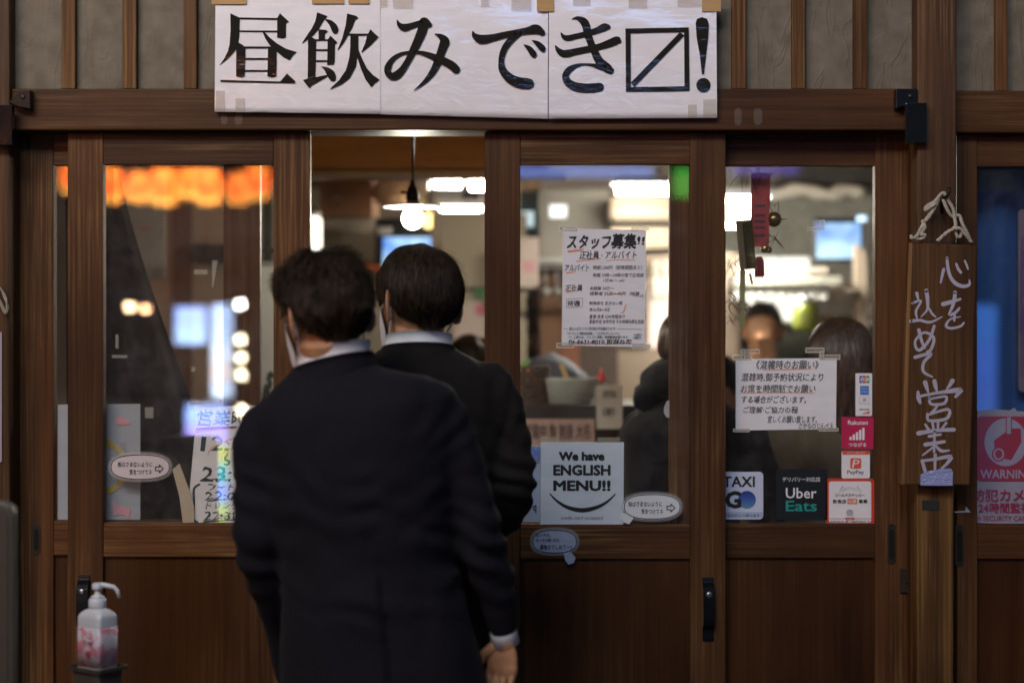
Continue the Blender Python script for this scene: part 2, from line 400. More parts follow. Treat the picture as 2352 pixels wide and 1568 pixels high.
midbl_p = flatcol('mid_blue', (.05, .12, .45)); gold_p = flatcol('gold', (.50, .36, .03)); pink_p = flatcol('pink', (.62, .32, .36)); orange_p = flatcol('orange', (.75, .18, .05))
black_metal = plain('black_metal', (.012, .013, .015), .32, .6, var=.2)
dull_metal = plain('dull_bronze_metal', (.06, .045, .03), .45, .7, var=.2)
white_plastic = plain('white_plastic', (.62, .64, .68), .35, var=.03, coat=.2)
# ================================================================ the setting
stone_m, t, b = new_mat('street_paving')
N, L = t.nodes, t.links
co = N.new('ShaderNodeTexCoord'); ns = N.new('ShaderNodeTexNoise'); ns.inputs['Scale'].default_value = 4; ns.inputs['Detail'].default_value = 8
L.new(co.outputs['Object'], ns.inputs['Vector']); cr = N.new('ShaderNodeValToRGB'); cr.color_ramp.elements[0].color = (.05, .048, .045, 1); cr.color_ramp.elements[1].color = (.16, .15, .14, 1)
L.new(ns.outputs[0], cr.inputs[0]); L.new(cr.outputs[0], b.inputs['Base Color']); b.inputs['Roughness'].default_value = .6
def sheet(name, x0, x1, y0, y1, z, mat, **k):
    return tag(box(name, x0, x1, y0, y1, z - .05, z, mat, bevel=0), kind='structure', **k)
sheet('street', -60, 60, -60, -.35, 0, stone_m)
sheet('threshold_step', -9, 9, -.35, .12, .03, stone_m)
floor_m = plain('interior_floor_concrete', (.12, .10, .085), .5, scale=5)
sheet('interior_floor', -3.2, 4.2, .12, 5.2, .03, floor_m)
# paving stones near the shop (recessed joints)
slab_me = None
for i in range(14):
    for j in range(5):
        if slab_me is None:
            o = box('paving_stone', -.285, .285, -.285, .285, 0, .012, stone_m, bevel=.004); slab_me = o.data
        else:
            o = bpy.data.objects.new('paving_stone', slab_me); COL.objects.link(o)
            m = o.modifiers.new('bevel', 'BEVEL'); m.width = .004; m.segments = 1
        o.location = (-3.9 + i * .6 + .3 * (j % 2), -.68 - j * .6, .006 + random.uniform(-.001, .001))
        o.parent = bpy.data.objects['street']; o.location -= bpy.data.objects['street'].location
inwall_m = plain('interior_wall_paint', (.30, .25, .20), .8, scale=2)
for nm, a in (('interior_back_wall', (-3.2, 4.2, 5.0, 5.15, 0, 2.9)), ('interior_left_wall', (-3.3, -3.2, .12, 5.15, 0, 2.9)), ('interior_right_wall', (2.72, 2.82, .12, 5.15, 0, 2.9))):
    tag(box(nm, *a, inwall_m, bevel=0), kind='structure')
tag(box('interior_ceiling', -3.3, 4.3, .12, 5.15, 2.9, 3.0, soffit_m, bevel=0), kind='structure')
# ================================================================ shopfront
front = thing('shopfront', 'old wooden restaurant front with plaster panels between upright battens above the sliding doors', 'shopfront', (0, 0, 0))
YF, YR = 0.0, .042          # front faces of the outer and of the inner sliding doors
YL = -.035                  # lintel face
def upright(name, u0, u1, v0, v1, y, th, mat, parent, **k): return pbox(name, u0, u1, v0, v1, y, th, mat, parent, **k)
# plaster panels and battens
YB = -.022
edges = [142 + 139.9 * i for i in range(14)]
xs = [22] + sum([[e, e + 31] for e in edges], []) + [2105]
rnd = random.Random(3)
for i in range(0, len(xs), 2):
    a, c = xs[i], xs[i + 1]
    if i == 0: a = 22
    pbox('plaster_panel', a - 3, c + 3, -420, 209, .0, .05, plaster_m, front, bevel=.006)
for e in edges:
    j = rnd.uniform(-1.5, 1.5)
    upright('batten', e + j, e + 31 + j + rnd.uniform(-2, 2), -420, 204, YB, .05, batten_m, front, bevel=.002)
for (a, c) in ((2196, 2288), (2315, 2412), (2440, 2540)): pbox('plaster_panel', a - 3, c + 3, -420, 213, .0, .05, plaster_m, front, bevel=.006)
for a in (2288, 2412): upright('batten', a, a + 27, -420, 209, YB, .05, batten_m, front)
pbox('lintel', 24, 2106, 204, 299, YL, .11, lintel_m, front, bevel=.004)
pbox('lintel', 2196, 3300, 209, 305, YL + .004, .11, lintel_m, front, bevel=.004)
pbox('lintel', -900, -2, 204, 299, YL + .004, .11, lintel_m, front, bevel=.004)
pbox('plaster_panel', -900, -20, -420, 209, .0, .05, plaster_m, front)
pbox('plaster_panel', 2540, 3300, -420, 213, .0, .05, plaster_m, front)
ZB = 784 + 1.55 * F / CAM_D          # v of the ground at the door plane
upright('post', -40, 22, -420, ZB, -.05, .12, post_m, front, bevel=.004)
upright('post', 22, 39, 300, ZB, .03, .06, black_metal, front)  # black strip standing in for the dark, shaded gap beside the door
upright('post', 2107, 2197, -420, 1114, -.06, .14, post_m, front, bevel=.004)
upright('post', 2107, 2190, 1114, ZB - 20, -.058, .138, oldpost_m, front, bevel=.004)
upright('jamb', 2093, 2106, 300, ZB, .0, .09, wood_v, front)
pbox('track_rail', 28, 2105, 299, 303.5, .0, .09, wood_h, front, bevel=0)
pbox('sill', 24, 2105, ZB - 32, ZB - 22, -.01, .11, wood_h, front)
# above and beside the picture
pbox('wall', -900, 3300, -900, -421, -.02, .14, plaster_m, front, bevel=0)
for i in range(9): pbox('wall_board', -900 + i * 96, -900 + i * 96 + 93.5 if i < 8 else -40, 299, ZB - 20, -.052 + .002 * (i % 2), .08, panel_m, front, bevel=.003)
for i in range(6): pbox('wall_board', 2762 + i * 92, 2762 + i * 92 + 89.5, 305, ZB - 20, .0 + .002 * (i % 2), .08, panel_m, front, bevel=.003)
# iron corner brackets, plates
def bracket(u0, u1, v0, v1, flip):
    m = (v0 + v1) / 2
    pts = [(u1, v0), (u1, v1), (u1 - 25, v1 - 4), (u0, m + 6), (u0 + 22, v0 + 8)] if not flip else [(u0, v0), (u0, v1), (u0 + 18, v1 - 6), (u0 + 44, m + 14), (u1, m + 12), (u1, v0)]
    o = prism('corner_bracket', pts, YL - .03, .028, black_metal, front, bevel=.002)
    c = Wp((u0 + u1) / 2 + 8, m - 6, YL - .031)
    vs, fs = sphere_mesh(c, (.006, .003, .006), 10, 6); put('bolt', vs, fs, dull_metal, o, smooth=True)
bracket(19, 70, 207, 251, False); bracket(2058, 2108, 204, 250, True)
gloss_black = plain('glossy_black_plastic', (.010, .012, .014), .12, coat=1, bump=.6, scale=12)
tag(prism('wall_plate', rrect(2080, 2130, 236, 328, 3), -.085, .022, gloss_black, None, bevel=.002), 'small glossy black plate fixed on the post at the right end of the lintel', 'plate')
tag(prism('wall_plate', rrect(-20, 28, 241, 333, 3), -.085, .022, gloss_black, None, bevel=.002), 'shiny black plate with peeling glare at the left edge beside the lintel', 'plate')
# faded paint drips where tape was pulled off
drip_m = film('old_glue_film', (.45, .38, .34), .14, .5, 0)
for (u, v, w, h) in ((515, 272, 11, 28), (548, 272, 14, 30), (1695, 268, 13, 40), (1741, 268, 16, 38)):
    flat('glue_mark', [ell(u, v, w / 2 + 2, h / 2, 18, 3.2)], YL - .0006, drip_m, front)
# ================================================================ sliding doors
def door(label, u0, u1, y, vt, vg0, vg1, vm, sl, sr, vb=ZB - 33, th=.034, pull=None, handle=None, hide_right=False):
    c = Wp((u0 + u1) / 2, vb, y)
    d = thing('sliding_door', label, 'door', (c.x, y, c.z), 'wooden sliding doors of the shopfront')
    a = pbox('stile', u0, u0 + sl, vt, vb, y, th, wood_v, d, bevel=.0025)
    e = pbox('stile', u1 - sr, u1, vt, vb, y, th, wood_v, d, bevel=.0025)
    pbox('rail', u0 + sl, u1 - sr, vt, vg0, y + .003, th - .006, wood_h, d, bevel=.002)
    pbox('rail', u0 + sl, u1 - sr, vg1, vm, y + .003, th - .006, wood_h, d, bevel=.002)
    pbox('rail', u0 + sl, u1 - sr, vb - 150, vb, y + .003, th - .006, wood_h, d, bevel=.002)
    pbox('panel', u0 + sl - 4, u1 - sr + 4, vm - 3, vb - 147, y + .013, .01, panel_m, d, bevel=0)
    pbox('pane', u0 + sl - 5, u1 - sr + 5, vg0 - 5, vg1 + 5, y + .014, .004, glass_m, d, bevel=0)
    # putty line below the glass
    pbox('glazing_bead', u0 + sl, u1 - sr, vg1 - 4, vg1, y + .007, .006, wood_h, d, bevel=.001)
    if pull:
        pu, pv0, pv1 = pull; st = a if pu < (u0 + u1) / 2 else e
        r = [(x, v) for x, v in rrect(pu - 10, pu + 10, pv0, pv1, 10)]
        p = prism('recessed_pull', r, y - .0015, .003, dull_metal, st, bevel=.0006)
        prism('pull_hollow', rrect(pu - 6, pu + 6, pv0 + 14, pv1 - 12, 6), y - .0022, .001, plain('shadowed_bronze', (.018, .016, .010), .5, .6), st)  # raised slab; shade inside the pull put into a darker bronze
    if handle:
        hu0, hu1, hv0, hv1 = handle; st = a if hu0 < (u0 + u1) / 2 else e
        k = (y + CAM_D) / F
        p0, p1 = Wp(hu0, hv0, y), Wp(hu1, hv1, y)
        # a bent strap: foot, bow, foot
        prof = [(0, .0), (.012, -.002), (.022, -.014), (.032, -.022), (.06, -.024), (.10, -.024), (.115, -.02), (.124, -.006), (.13, -.003), (.155, -.003)]
        H = (p0.z - p1.z); s = H / .155
        V, Fc = [], []
        for (dz, dy) in prof:
            for x in (p0.x, p1.x):
                V += [(x, y + dy - .002, p0.z - dz * s), (x, y + dy + .0015, p0.z - dz * s)]
        for i in range(len(prof) - 1):
            q = i * 4; Fc += [(q, q + 2, q + 6, q + 4), (q + 1, q + 5, q + 7, q + 3), (q, q + 4, q + 5, q + 1), (q + 2, q + 3, q + 7, q + 6)]
        Fc += [(0, 1, 3, 2), (len(V) - 4, len(V) - 2, len(V) - 1, len(V) - 3)]
        h = put('handle', V, Fc, black_metal, st, bevel=.001)
        cc = Wp((hu0 + hu1) / 2, hv0 + 37, y)
        vs, fs = lathe_mesh((0, 0, 0), [(.0075, 0), (.0085, .002), (.0085, .004), (.0045, .0055), (.0015, .0055)], 16)
        vs = [(cc.x + p[0], y - .024 - p[2], cc.z + p[1]) for p in vs]
        put('keyhole', vs, fs, plain('steel_lock', (.5, .5, .5), .3, 1), st, smooth=True)
    return d
dA = door('wooden glazed sliding door at far left, mostly behind the front left door', 40, 597, YR, 304, 380, 1197, 1275, 83, 84, pull=(83, 1200, 1275))
dB = door('front left sliding door with the opening hours sheet and black handle', 155, 712, YF, 304, 378, 1204, 1279, 82, 84, handle=(180, 207, 1318, 1470))
dC = door('sliding door to the right of the opening with the English menu poster', 1113, 1667, YF, 304, 378, 1208, 1283, 82, 82, handle=(1613, 1639, 1325, 1470))
dD = door('sliding door at the right with payment stickers and a hanging lucky charm', 1538, 2093, YR, 304, 381, 1206, 1281, 82, 83, pull=(2048, 1201, 1296))
dE = door('dark blue lit sliding door beyond the big post at the right edge', 2198, 2760, YF, 308, 383, 1206, 1283, 47, 82, pull=(2204, 1204, 1302))
# small latch at the right jamb
lt = thing('door_latch', 'small rusty latch plate with wire loop on the right jamb', 'latch', tuple(Wp(2080, 1332, -.01)))
prism('latch_plate', [(2068, 1306), (2090, 1306), (2090, 1335), (2080, 1337), (2090, 1348), (2090, 1360), (2068, 1360)], .035, .004, dull_metal, lt)
tube('wire_loop', [Wp(2086, 1306, .03), Wp(2092, 1312, .02), Wp(2092, 1340, .02), Wp(2086, 1344, .03)], .0009, plain('wire', (.4, .38, .33), .3, 1), lt, n=6)
# ================================================================ paper banner over the lintel
banner_m = paper('laminated_banner', (.86, .84, .88), coat=1, wrinkle=.8, rough=.7, wscale=14, spec=.1, patch=True)
masking_m = paper('brown_masking_tape', (.46, .29, .13), wrinkle=.4)
masking2_m = film('aged_tape_film', (.55, .45, .32), .2, .35)
bn = thing('banner', 'wide white laminated banner with huge black brush lettering taped above the doors', 'banner', tuple(Wp(1070, 130, YL - .02)))
YBN = YL - .016
sheets = [((495, -14), (873, -14), (874, 262), (493, 257)), ((872, -14), (1259, -14), (1258, 273), (873, 263)), ((1261, -14), (1645, -14), (1647, 271), (1260, 273))]
for i, q in enumerate(sheets):
    nx, nz = 26, 18; V = []; Fc = []
    yy = YBN + (0, .002, -.001)[i]
    for j in range(nz + 1):
        for k in range(nx + 1):
            s, tt = k / nx, j / nz
            u = (q[0][0] * (1 - s) + q[1][0] * s) * (1 - tt) + (q[3][0] * (1 - s) + q[2][0] * s) * tt
            v = (q[0][1] * (1 - s) + q[1][1] * s) * (1 - tt) + (q[3][1] * (1 - s) + q[2][1] * s) * tt
            p = Wp(u, v, yy); p.y += .0012 * noise.noise(Vector((p.x * 9, i * 5, p.z * 14)))
            V.append(p)
    n = len(V); V += [p + Vector((0, .0012, 0)) for p in V]
    for j in range(nz):
        for k in range(nx):
            a = j * (nx + 1) + k; f = (a, a + nx + 1, a + nx + 2, a + 1); Fc.append(f); Fc.append(tuple(x + n for x in reversed(f)))
    for k in range(nx):
        a = nz * (nx + 1) + k; Fc.append((a, a + n, a + n + 1, a + 1))
    put('paper_sheet', V, Fc, banner_m, bn, smooth=True)
def z1(p): return ((840 + p[0] / 3.2) / 1.7415, p[1] / 3.2 / 1.7415)
def z2(p): return ((1500 + p[0] / 3.2) / 1.7415, p[1] / 3.2 / 1.7415)
def z3(p): return ((2180 + p[0] / 3.2) / 1.7415, p[1] / 3.2 / 1.7415)
def strokes(fn, lst, sub=6):
    out = []
    for st in lst:
        for pg in ribbon(st, sub): out.append([fn(p) for p in pg])
    return out
def outline(fn, pts, smooth=False, sub=4):
    if smooth: pts = catmull(pts + [pts[0]], sub)[:-1]
    return [fn(p) for p in pts]
banner_ink = paper('banner_print_black', (.020, .018, .016), coat=.7, wrinkle=.8, rough=.8, wscale=14, spec=.05, patch=True)
hiru = [[(260, 172), (375, 228), (382, 250), (376, 470), (362, 545), (430, 585), (430, 612), (335, 632), (280, 700), (215, 765), (118, 843), (180, 755), (228, 660), (250, 570), (262, 400)],
        [(366, 226), (864, 234), (864, 258), (366, 250)], [(860, 232), (895, 172), (1010, 280), (975, 300), (972, 480), (930, 495), (858, 482)],
        [(370, 392), (866, 394), (866, 416), (370, 412)], [(666, 400), (690, 402), (760, 480), (860, 560), (970, 625), (1110, 670), (1060, 715), (1020, 775), (940, 735), (850, 660), (770, 590), (710, 500)],
        [(335, 600), (455, 600), (445, 980), (400, 992), (332, 980)], [(425, 597), (770, 598), (770, 620), (425, 621)], [(742, 600), (855, 600), (850, 975), (800, 992), (735, 980)],
        [(448, 744), (744, 744), (744, 766), (448, 766)], [(446, 898), (740, 898), (740, 920), (446, 920)], [(130, 1025), (900, 1045), (985, 942), (1090, 1040), (1092, 1068), (135, 1052)]]
nomu = [[(1372, 160), (1505, 210), (1465, 250), (1440, 290), (1395, 370), (1320, 460), (1255, 510), (1185, 558), (1180, 550), (1245, 450), (1300, 370), (1345, 280)],
        [(1388, 378), (1480, 385), (1510, 405), (1470, 440), (1470, 520), (1390, 520)],
        [(1255, 470), (1300, 475), (1360, 512), (1352, 900), (1350, 990), (1500, 960), (1500, 985), (1300, 1095), (1280, 1130), (1255, 1115), (1188, 1025), (1250, 1010)],
        [(1350, 505), (1515, 505), (1515, 527), (1350, 527)], [(1505, 512), (1540, 460), (1630, 545), (1600, 570), (1597, 800), (1580, 830), (1500, 835)],
        [(1352, 632), (1508, 632), (1508, 656), (1352, 656)], [(1352, 772), (1506, 772), (1506, 796), (1352, 796)],
        [(1755, 176), (1870, 205), (1900, 235), (1860, 260), (1820, 360), (1780, 430), (1720, 540), (1640, 645), (1633, 638), (1690, 500), (1735, 330)],
        [(1760, 432), (2020, 434), (2020, 459), (1760, 458)], [(2052, 378), (2158, 478), (2120, 515), (2050, 590), (1945, 675), (1938, 665), (1985, 560), (2010, 460)],
        [(1797, 455), (1897, 455), (1900, 640), (1885, 720), (1870, 850), (1790, 1000), (1680, 1085), (1542, 1143), (1537, 1135), (1650, 1030), (1740, 900), (1785, 730), (1795, 600)],
        [(1885, 640), (1900, 640), (1950, 760), (2010, 880), (2090, 965), (2172, 1022), (2110, 1070), (2065, 1120), (1990, 1020), (1930, 880), (1880, 725)]]
polys = [outline(z1, p) for p in hiru + nomu]
polys += [outline(z1, [(1465, 245), (1550, 262), (1620, 320), (1645, 390), (1625, 430), (1590, 435), (1560, 400), (1530, 330)], True), outline(z1, [(1420, 852), (1500, 862), (1580, 910), (1612, 975), (1605, 1030), (1570, 1042), (1535, 1025), (1500, 970), (1465, 900)], True)]
flat('lettering', polys[:11], YBN - .0022, banner_ink, bn); flat('lettering', polys[11:], YBN - .0022, banner_ink, bn)
mi = [[(283, 262, 6), (312, 320, 30), (375, 355, 48), (470, 330, 36), (570, 300, 36), (640, 285, 50), (695, 320, 34)],
      [(630, 290, 66), (600, 400, 60), (540, 540, 54), (480, 660, 45), (420, 780, 38), (350, 890, 42), (280, 960, 52), (215, 980, 45), (165, 930, 42), (165, 860, 42), (215, 770, 30), (300, 705, 22), (400, 675, 17), (520, 668, 18), (640, 690, 30), (760, 735, 42), (880, 785, 50), (980, 840, 55), (1035, 890, 54)],
      [(770, 440, 8), (840, 470, 35), (890, 530, 62), (870, 600, 56), (835, 700, 52), (800, 800, 50), (750, 900, 42), (670, 1010, 30), (580, 1095, 16), (497, 1158, 4)]]
de = [[(1252, 405, 8), (1275, 460, 35), (1360, 505, 58), (1500, 485, 45), (1650, 450, 40), (1800, 420, 38), (1950, 395, 45), (2060, 375, 60), (2140, 420, 38)],
      [(1850, 430, 30), (1770, 480, 42), (1690, 570, 40), (1640, 660, 38), (1615, 780, 36), (1635, 900, 48), (1720, 1000, 60), (1830, 1055, 68), (1940, 1070, 70), (1970, 1070, 64)],
      [(1905, 575, 5), (1970, 620, 32), (2025, 690, 42), (2030, 705, 34)], [(2010, 520, 5), (2080, 560, 32), (2140, 620, 42), (2147, 635, 34)]]
flat('lettering', strokes(z2, mi), YBN - .0024, banner_ink, bn); flat('lettering', strokes(z2, de), YBN - .0024, banner_ink, bn)
ki = [[(205, 425, 8), (240, 475, 30), (300, 490, 38), (420, 462, 36), (540, 435, 38), (660, 395, 40), (760, 352, 50), (805, 348, 34)],
      [(133, 590, 8), (170, 645, 32), (250, 690, 48), (400, 662, 44), (560, 630, 42), (700, 600, 42), (830, 555, 50), (920, 520, 52), (945, 530, 32)],
      [(345, 245, 5), (420, 238, 28), (495, 280, 50), (530, 350, 52), (550, 450, 48), (590, 560, 46), (640, 680, 48), (700, 790, 55), (790, 870, 60), (835, 905, 48)],
      [(800, 880, 40), (700, 860, 35), (620, 838, 22), (500, 825, 14), (400, 845, 26), (310, 895, 40), (262, 970, 42), (290, 1050, 50), (380, 1110, 58), (500, 1130, 60), (620, 1128, 60), (700, 1118, 56)]]
masu = [[(1027, 368), (1840, 353), (1842, 415), (1030, 432)], [(1030, 432), (1095, 431), (1098, 1117), (1035, 1118)], [(1035, 1118), (1850, 1105), (1850, 1165), (1035, 1178)], [(1780, 416), (1842, 415), (1850, 1105), (1785, 1106)], [(1725, 416), (1785, 455), (1140, 1115), (1098, 1060)]]
ex = [[(1928, 300), (1945, 245), (2010, 222), (2075, 245), (2098, 310), (2090, 480), (2065, 700), (2035, 955), (2008, 955), (1980, 700), (1940, 480)], [(2028 + 92 * cos(a * pi / 14), 1092 + 92 * sin(a * pi / 14)) for a in range(28)]]
flat('lettering', strokes(z3, ki), YBN - .0034, banner_ink, bn); flat('lettering', [outline(z3, p) for p in masu], YBN - .0034, banner_ink, bn); flat('lettering', [outline(z3, p) for p in ex], YBN - .0034, banner_ink, bn)
for (u0, u1, v0, v1, m) in ((486, 566, -12, 10, masking_m), (1233, 1272, -12, 27, masking_m), (1612, 1656, -12, 27, masking_m), (716, 790, -12, 9, masking_m), (800, 848, -12, 9, masking_m)):
    pbox('masking_tape', u0, u1, v0, v1, YBN - .0052, .0009, m, bn, bevel=.0003)
for (u0, u1, v0, v1) in ((872, 888, -12, 14), (902, 948, -12, 18), (1104, 1122, -12, 14), (1174, 1220, -12, 24), (1316, 1356, -12, 14), (1444, 1486, -12, 19), (1556, 1612, -12, 16), (495, 516, 208, 257), (541, 562, 226, 258), (1615, 1645, 228, 268), (1580, 1600, 240, 269)):
    pbox('aged_tape', u0, u1, v0, v1, YBN - .0045, .0006, masking2_m, bn, bevel=0)
# ================================================================ notices and stickers
YG, YGR = YF + .0125, YR + .0125      # outer faces of the panes
def sheet_of(name, label, cat, pts, y, mat, group=None, th=.0009):
    o = prism(name, pts, y - th, th, mat, None)
    return tag(o, label, cat, group)
def tape(parent, u0, u1, v0, v1, y, mat=None):
    """folded clear tape: a faint strip with thicker rims"""
    w = 2.2
    for a in ((u0, u1, v0, v0 + w), (u0, u1, v1 - w, v1), (u0, u0 + w, v0 + w, v1 - w), (u1 - w, u1, v0 + w, v1 - w)):
        pass
    mat = mat or tape_m
    P = [(u0, u1, v0, v0 + w), (u0, u1, v1 - w, v1), (u0, u0 + w, v0 + w, v1 - w), (u1 - w, u1, v0 + w, v1 - w)]
    L_ = []
    for a, c, d, e in P:
        p, q = Wp(a, e, y), Wp(c, d, y); L_.append((p.x, q.x, y, y + .0005, p.z, q.z))
    boxes('tape', L_, mat, parent, bevel=0)
    pbox('tape_strip', u0 + w, u1 - w, v0 + w, v1 - w, y + .0001, .0003, tape_faint_m, parent, bevel=0)
def rot_pts(u0, u1, v0, v1, sk=0, sh=0): return [(u0, v0 - sk), (u1, v0 + sk), (u1 + sh, v1 + sk), (u0 + sh, v1 - sk)]
# recruitment notice
y = YG - .0005
rc = sheet_of('recruitment_notice', 'tall white handwritten staff wanted notice taped inside the glass right of the opening', 'notice', [(1293, 524), (1484, 529), (1481, 797), (1290, 793)], y, paper_m)
y -= .0016
def zr(x, v): return ((2220 + x / 3.0158) / 1.7415, (880 + v / 3.0158) / 1.7415)
def rl(s, x0, x1, v0, v1):
    a, c = zr(x0, v0), zr(x1, v1); return (s, a[0], c[0], a[1], c[1])
text([rl('スタッフ', 150, 670, 180, 350), rl('募集', 680, 985, 160, 350), rl('!!', 995, 1080, 200, 300), rl('06-6631-8010 担当ねだ', 165, 925, 1435, 1500)], 0, 0, 0, 0, y, ink_m, rc, bold=.035, slant=.12, wob=2)
text([rl('正社員 · アルバイト', 300, 985, 370, 470), rl('アルバイト', 120, 410, 535, 615), rl('正社員', 125, 330, 780, 858), rl('待遇', 150, 300, 970, 1040)], 0, 0, 0, 0, y, ink_m, rc, bold=.02, slant=.1, wob=2)
text([rl('時給1200円（研修期間あり）', 460, 1050, 545, 600), rl('時間 10時～24時の間で応相談', 460, 1070, 640, 690), rl('1日4h～ ok!', 585, 835, 708, 748),
      rl('未経験 24万～', 420, 710, 800, 845), rl('経験者 25万～42万（経験', 420, 1020, 862, 910), rl('チャンス有', 945, 1065, 900, 930), rl('制服貸与 まかない有', 415, 815, 980, 1025),
      rl('休み月8～9日', 415, 655, 1058, 1105), rl('夏季 冬季 GW休暇あり', 415, 840, 1140, 1190), rl('家族手当 住宅手当 その他福利厚生充実', 415, 1070, 1200, 1248),
      rl('裏なんばエリアに系列店が5店舗あります!', 170, 730, 1290, 1330), rl('「おでんと海鮮居酒屋」「さかなのじんべえ」', 150, 780, 1350, 1385), rl('すしと酒の店、てんぷら酒場、希望勤務地選べます', 160, 880, 1395, 1430), rl('お気軽に', 950, 1050, 1370, 1400), rl('お電話を', 940, 1040, 1405, 1435)], 0, 0, 0, 0, y, soft_ink_m, rc, bold=.012, slant=.08, wob=1)
for st_ in [[(165, 380, 12), (250, 370, 12), (340, 355, 8)], [(260, 500, 6), (400, 480, 7), (550, 468, 4)], [(625, 490, 4), (800, 480, 5), (965, 486, 4)], [(140, 640, 9), (240, 625, 6)], [(140, 870, 9), (220, 858, 6)], [(650, 895, 7), (850, 885, 6)], [(860, 1010, 3), (830, 1100, 8), (800, 1120, 5)], [(170, 1500, 5), (600, 1490, 6), (930, 1480, 5)]]: flat('pencil_line', strokes(lambda p: zr(*p), [st_]), y + .0002, orange_ink_m, rc)
for st_ in [[(755, 1312, 2), (1050, 1318, 2)], [(105, 1312, 2), (150, 1310, 2)], [(135, 955, 2), (335, 942, 2)], [(140, 1055, 2), (330, 1050, 2)], [(135, 955, 2), (140, 1055, 2)], [(335, 942, 2), (330, 1050, 2)]]: flat('ruled_line', strokes(lambda p: zr(*p), [st_], 1), y + .0001, soft_ink_m, rc)
for a in ((1283, 1326, 518, 531), (1448, 1492, 518, 530), (1278, 1318, 787, 799), (1452, 1496, 789, 801)): tape(rc, *a, YG - .0026)
# english menu poster
em = sheet_of('menu_poster', 'square pale poster reading We have ENGLISH MENU with a smile curve', 'poster', [(1242, 1015), (1433, 1015), (1432, 1205), (1241, 1206)], YG - .001, paper_cool_m)
y = YG - .0024
def ze(x, v): return ((2000 + x / 1.65) / 1.7415, (1350 + v / 1.65) / 1.7415)
def el(s, x0, x1, v0, v1):
    a, c = ze(x0, v0), ze(x1, v1); return (s, a[0], c[0], a[1], c[1])
text([el('We have', 388, 690, 752, 812)], 0, 0, 0, 0, y, ink_m, em, bold=.06)
text([el('ENGLISH', 351, 730, 838, 910), el('MENU!!', 351, 730, 940, 1012)], 0, 0, 0, 0, y, ink_m, em, bold=.048)
text([el('credit card accepted', 402, 677, 1176, 1206)], 0, 0, 0, 0, y, soft_ink_m, em, bold=.005)
flat('smile_curve', [[ze(*p) for p in q] for q in ribbon([(330, 1030, 4), (380, 1080, 8), (450, 1120, 12), (545, 1138, 15), (640, 1118, 12), (710, 1080, 8), (760, 1032, 4)], 5)], y, ink_m, em)
tape(em, 1372, 1424, 1004, 1016, YG - .003, tape_faint_m)
tape(em, 1242, 1284, 1003, 1014, YG - .003, tape_faint_m)
# poster half hidden behind the second man
holo_m = paper('holographic_strip', (.16, .26, .62), coat=1, wrinkle=1, rough=.2, wscale=90)
hp = sheet_of('poster', 'pale blue poster with sparkling blue strip half hidden behind the man by the opening', 'poster', [(1150, 1024), (1241, 1024), (1240, 1198), (1150, 1198)], YG - .0002, paper('pale_blue_poster', (.42, .50, .66)))
pbox('foil_strip', 1152, 1240, 1025, 1061, YG - .0022, .0006, holo_m, hp, bevel=0)
pbox('gold_line', 1152, 1240, 1062, 1065, YG - .0018, .0006, gold_p, hp, bevel=0)
text('q', 1224, 1232, 1160, 1178, YG - .002, ink_m, hp, bold=.03)
# speech bubble stickers
def bubble(label, cu, cv, ru, rv, y, lines, arrow=None, tail=None, group=None, p=2.5, mat=None):
    o = tag(prism('speech_bubble', ell(cu, cv, ru + 5, rv + 5, 44, p), y - .0008, .0008, laminate_m), label, 'sticker', group)
    prism('bubble_paper', ell(cu, cv, ru, rv, 44, p), y - .0012, .0003, mat or sticker_m, o)
    # outline as one ring
    A, B = ell(cu, cv, ru - 1, rv - 1, 44, p), ell(cu, cv, ru - 3, rv - 3, 44, p)
    flat('outline', [[A[i], A[(i + 1) % 44], B[(i + 1) % 44], B[i]] for i in range(44)], y - .0017, ink_m, o)
    if tail: prism('bubble_tail', tail, y - .0011, .0003, mat or sticker_m, o)
    text(lines, 0, 0, 0, 0, y - .0018, ink_m, o, bold=.02, wob=1)
    if arrow:
        u, v, w = arrow
        pts = [(u - w, v - 4), (u, v - 4), (u, v - 9), (u + w, v), (u, v + 9), (u, v + 4), (u - w, v + 4)]
        segs = []
        for i in range(7): segs += ribbon([(*pts[i], 1.1), (*pts[(i + 1) % 7], 1.1)], 1)
        flat('arrow', segs, y - .0018, ink_m, o)
    return o
sp_m = paper('bubble_paper_pink', (.66, .60, .61), coat=.6, wrinkle=.3)
bubble('oval white speech bubble sticker with arrow on the left door glass', 322, 1072, 69, 30, YG - .004, [('指はさまないように', 270, 350, 1060, 1072), ('気をつけてネ', 297, 349, 1077, 1090)], (366, 1076, 9), None, 'finger warning bubbles', mat=sp_m)
bubble('oval white speech bubble sticker with arrow beside the English menu poster', 1498, 1163, 66, 30, YF - .003, [('指はさまないように', 1443, 1521, 1151, 1163), ('気をつけてネ', 1473, 1523, 1168, 1180)], (1541, 1166, 9), [(1428, 1176), (1448, 1182), (1455, 1190), (1445, 1203), (1432, 1199), (1424, 1188)], 'finger warning bubbles')
bubble('small blue grey speech bubble sticker on the rail below the English menu poster', 1274, 1243, 52, 28, YF - .003, [('近くの人', 1230, 1264, 1223, 1232), ('めっちゃ寒いから', 1232, 1284, 1235, 1245), ('最後までしめて～!!', 1240, 1314, 1250, 1262)], None, [(1290, 1262), (1312, 1268), (1322, 1280), (1318, 1292), (1306, 1296), (1298, 1286), (1296, 1275)], mat=paper('bubble_paper_blue', (.36, .43, .58), coat=.8, wrinkle=.6))
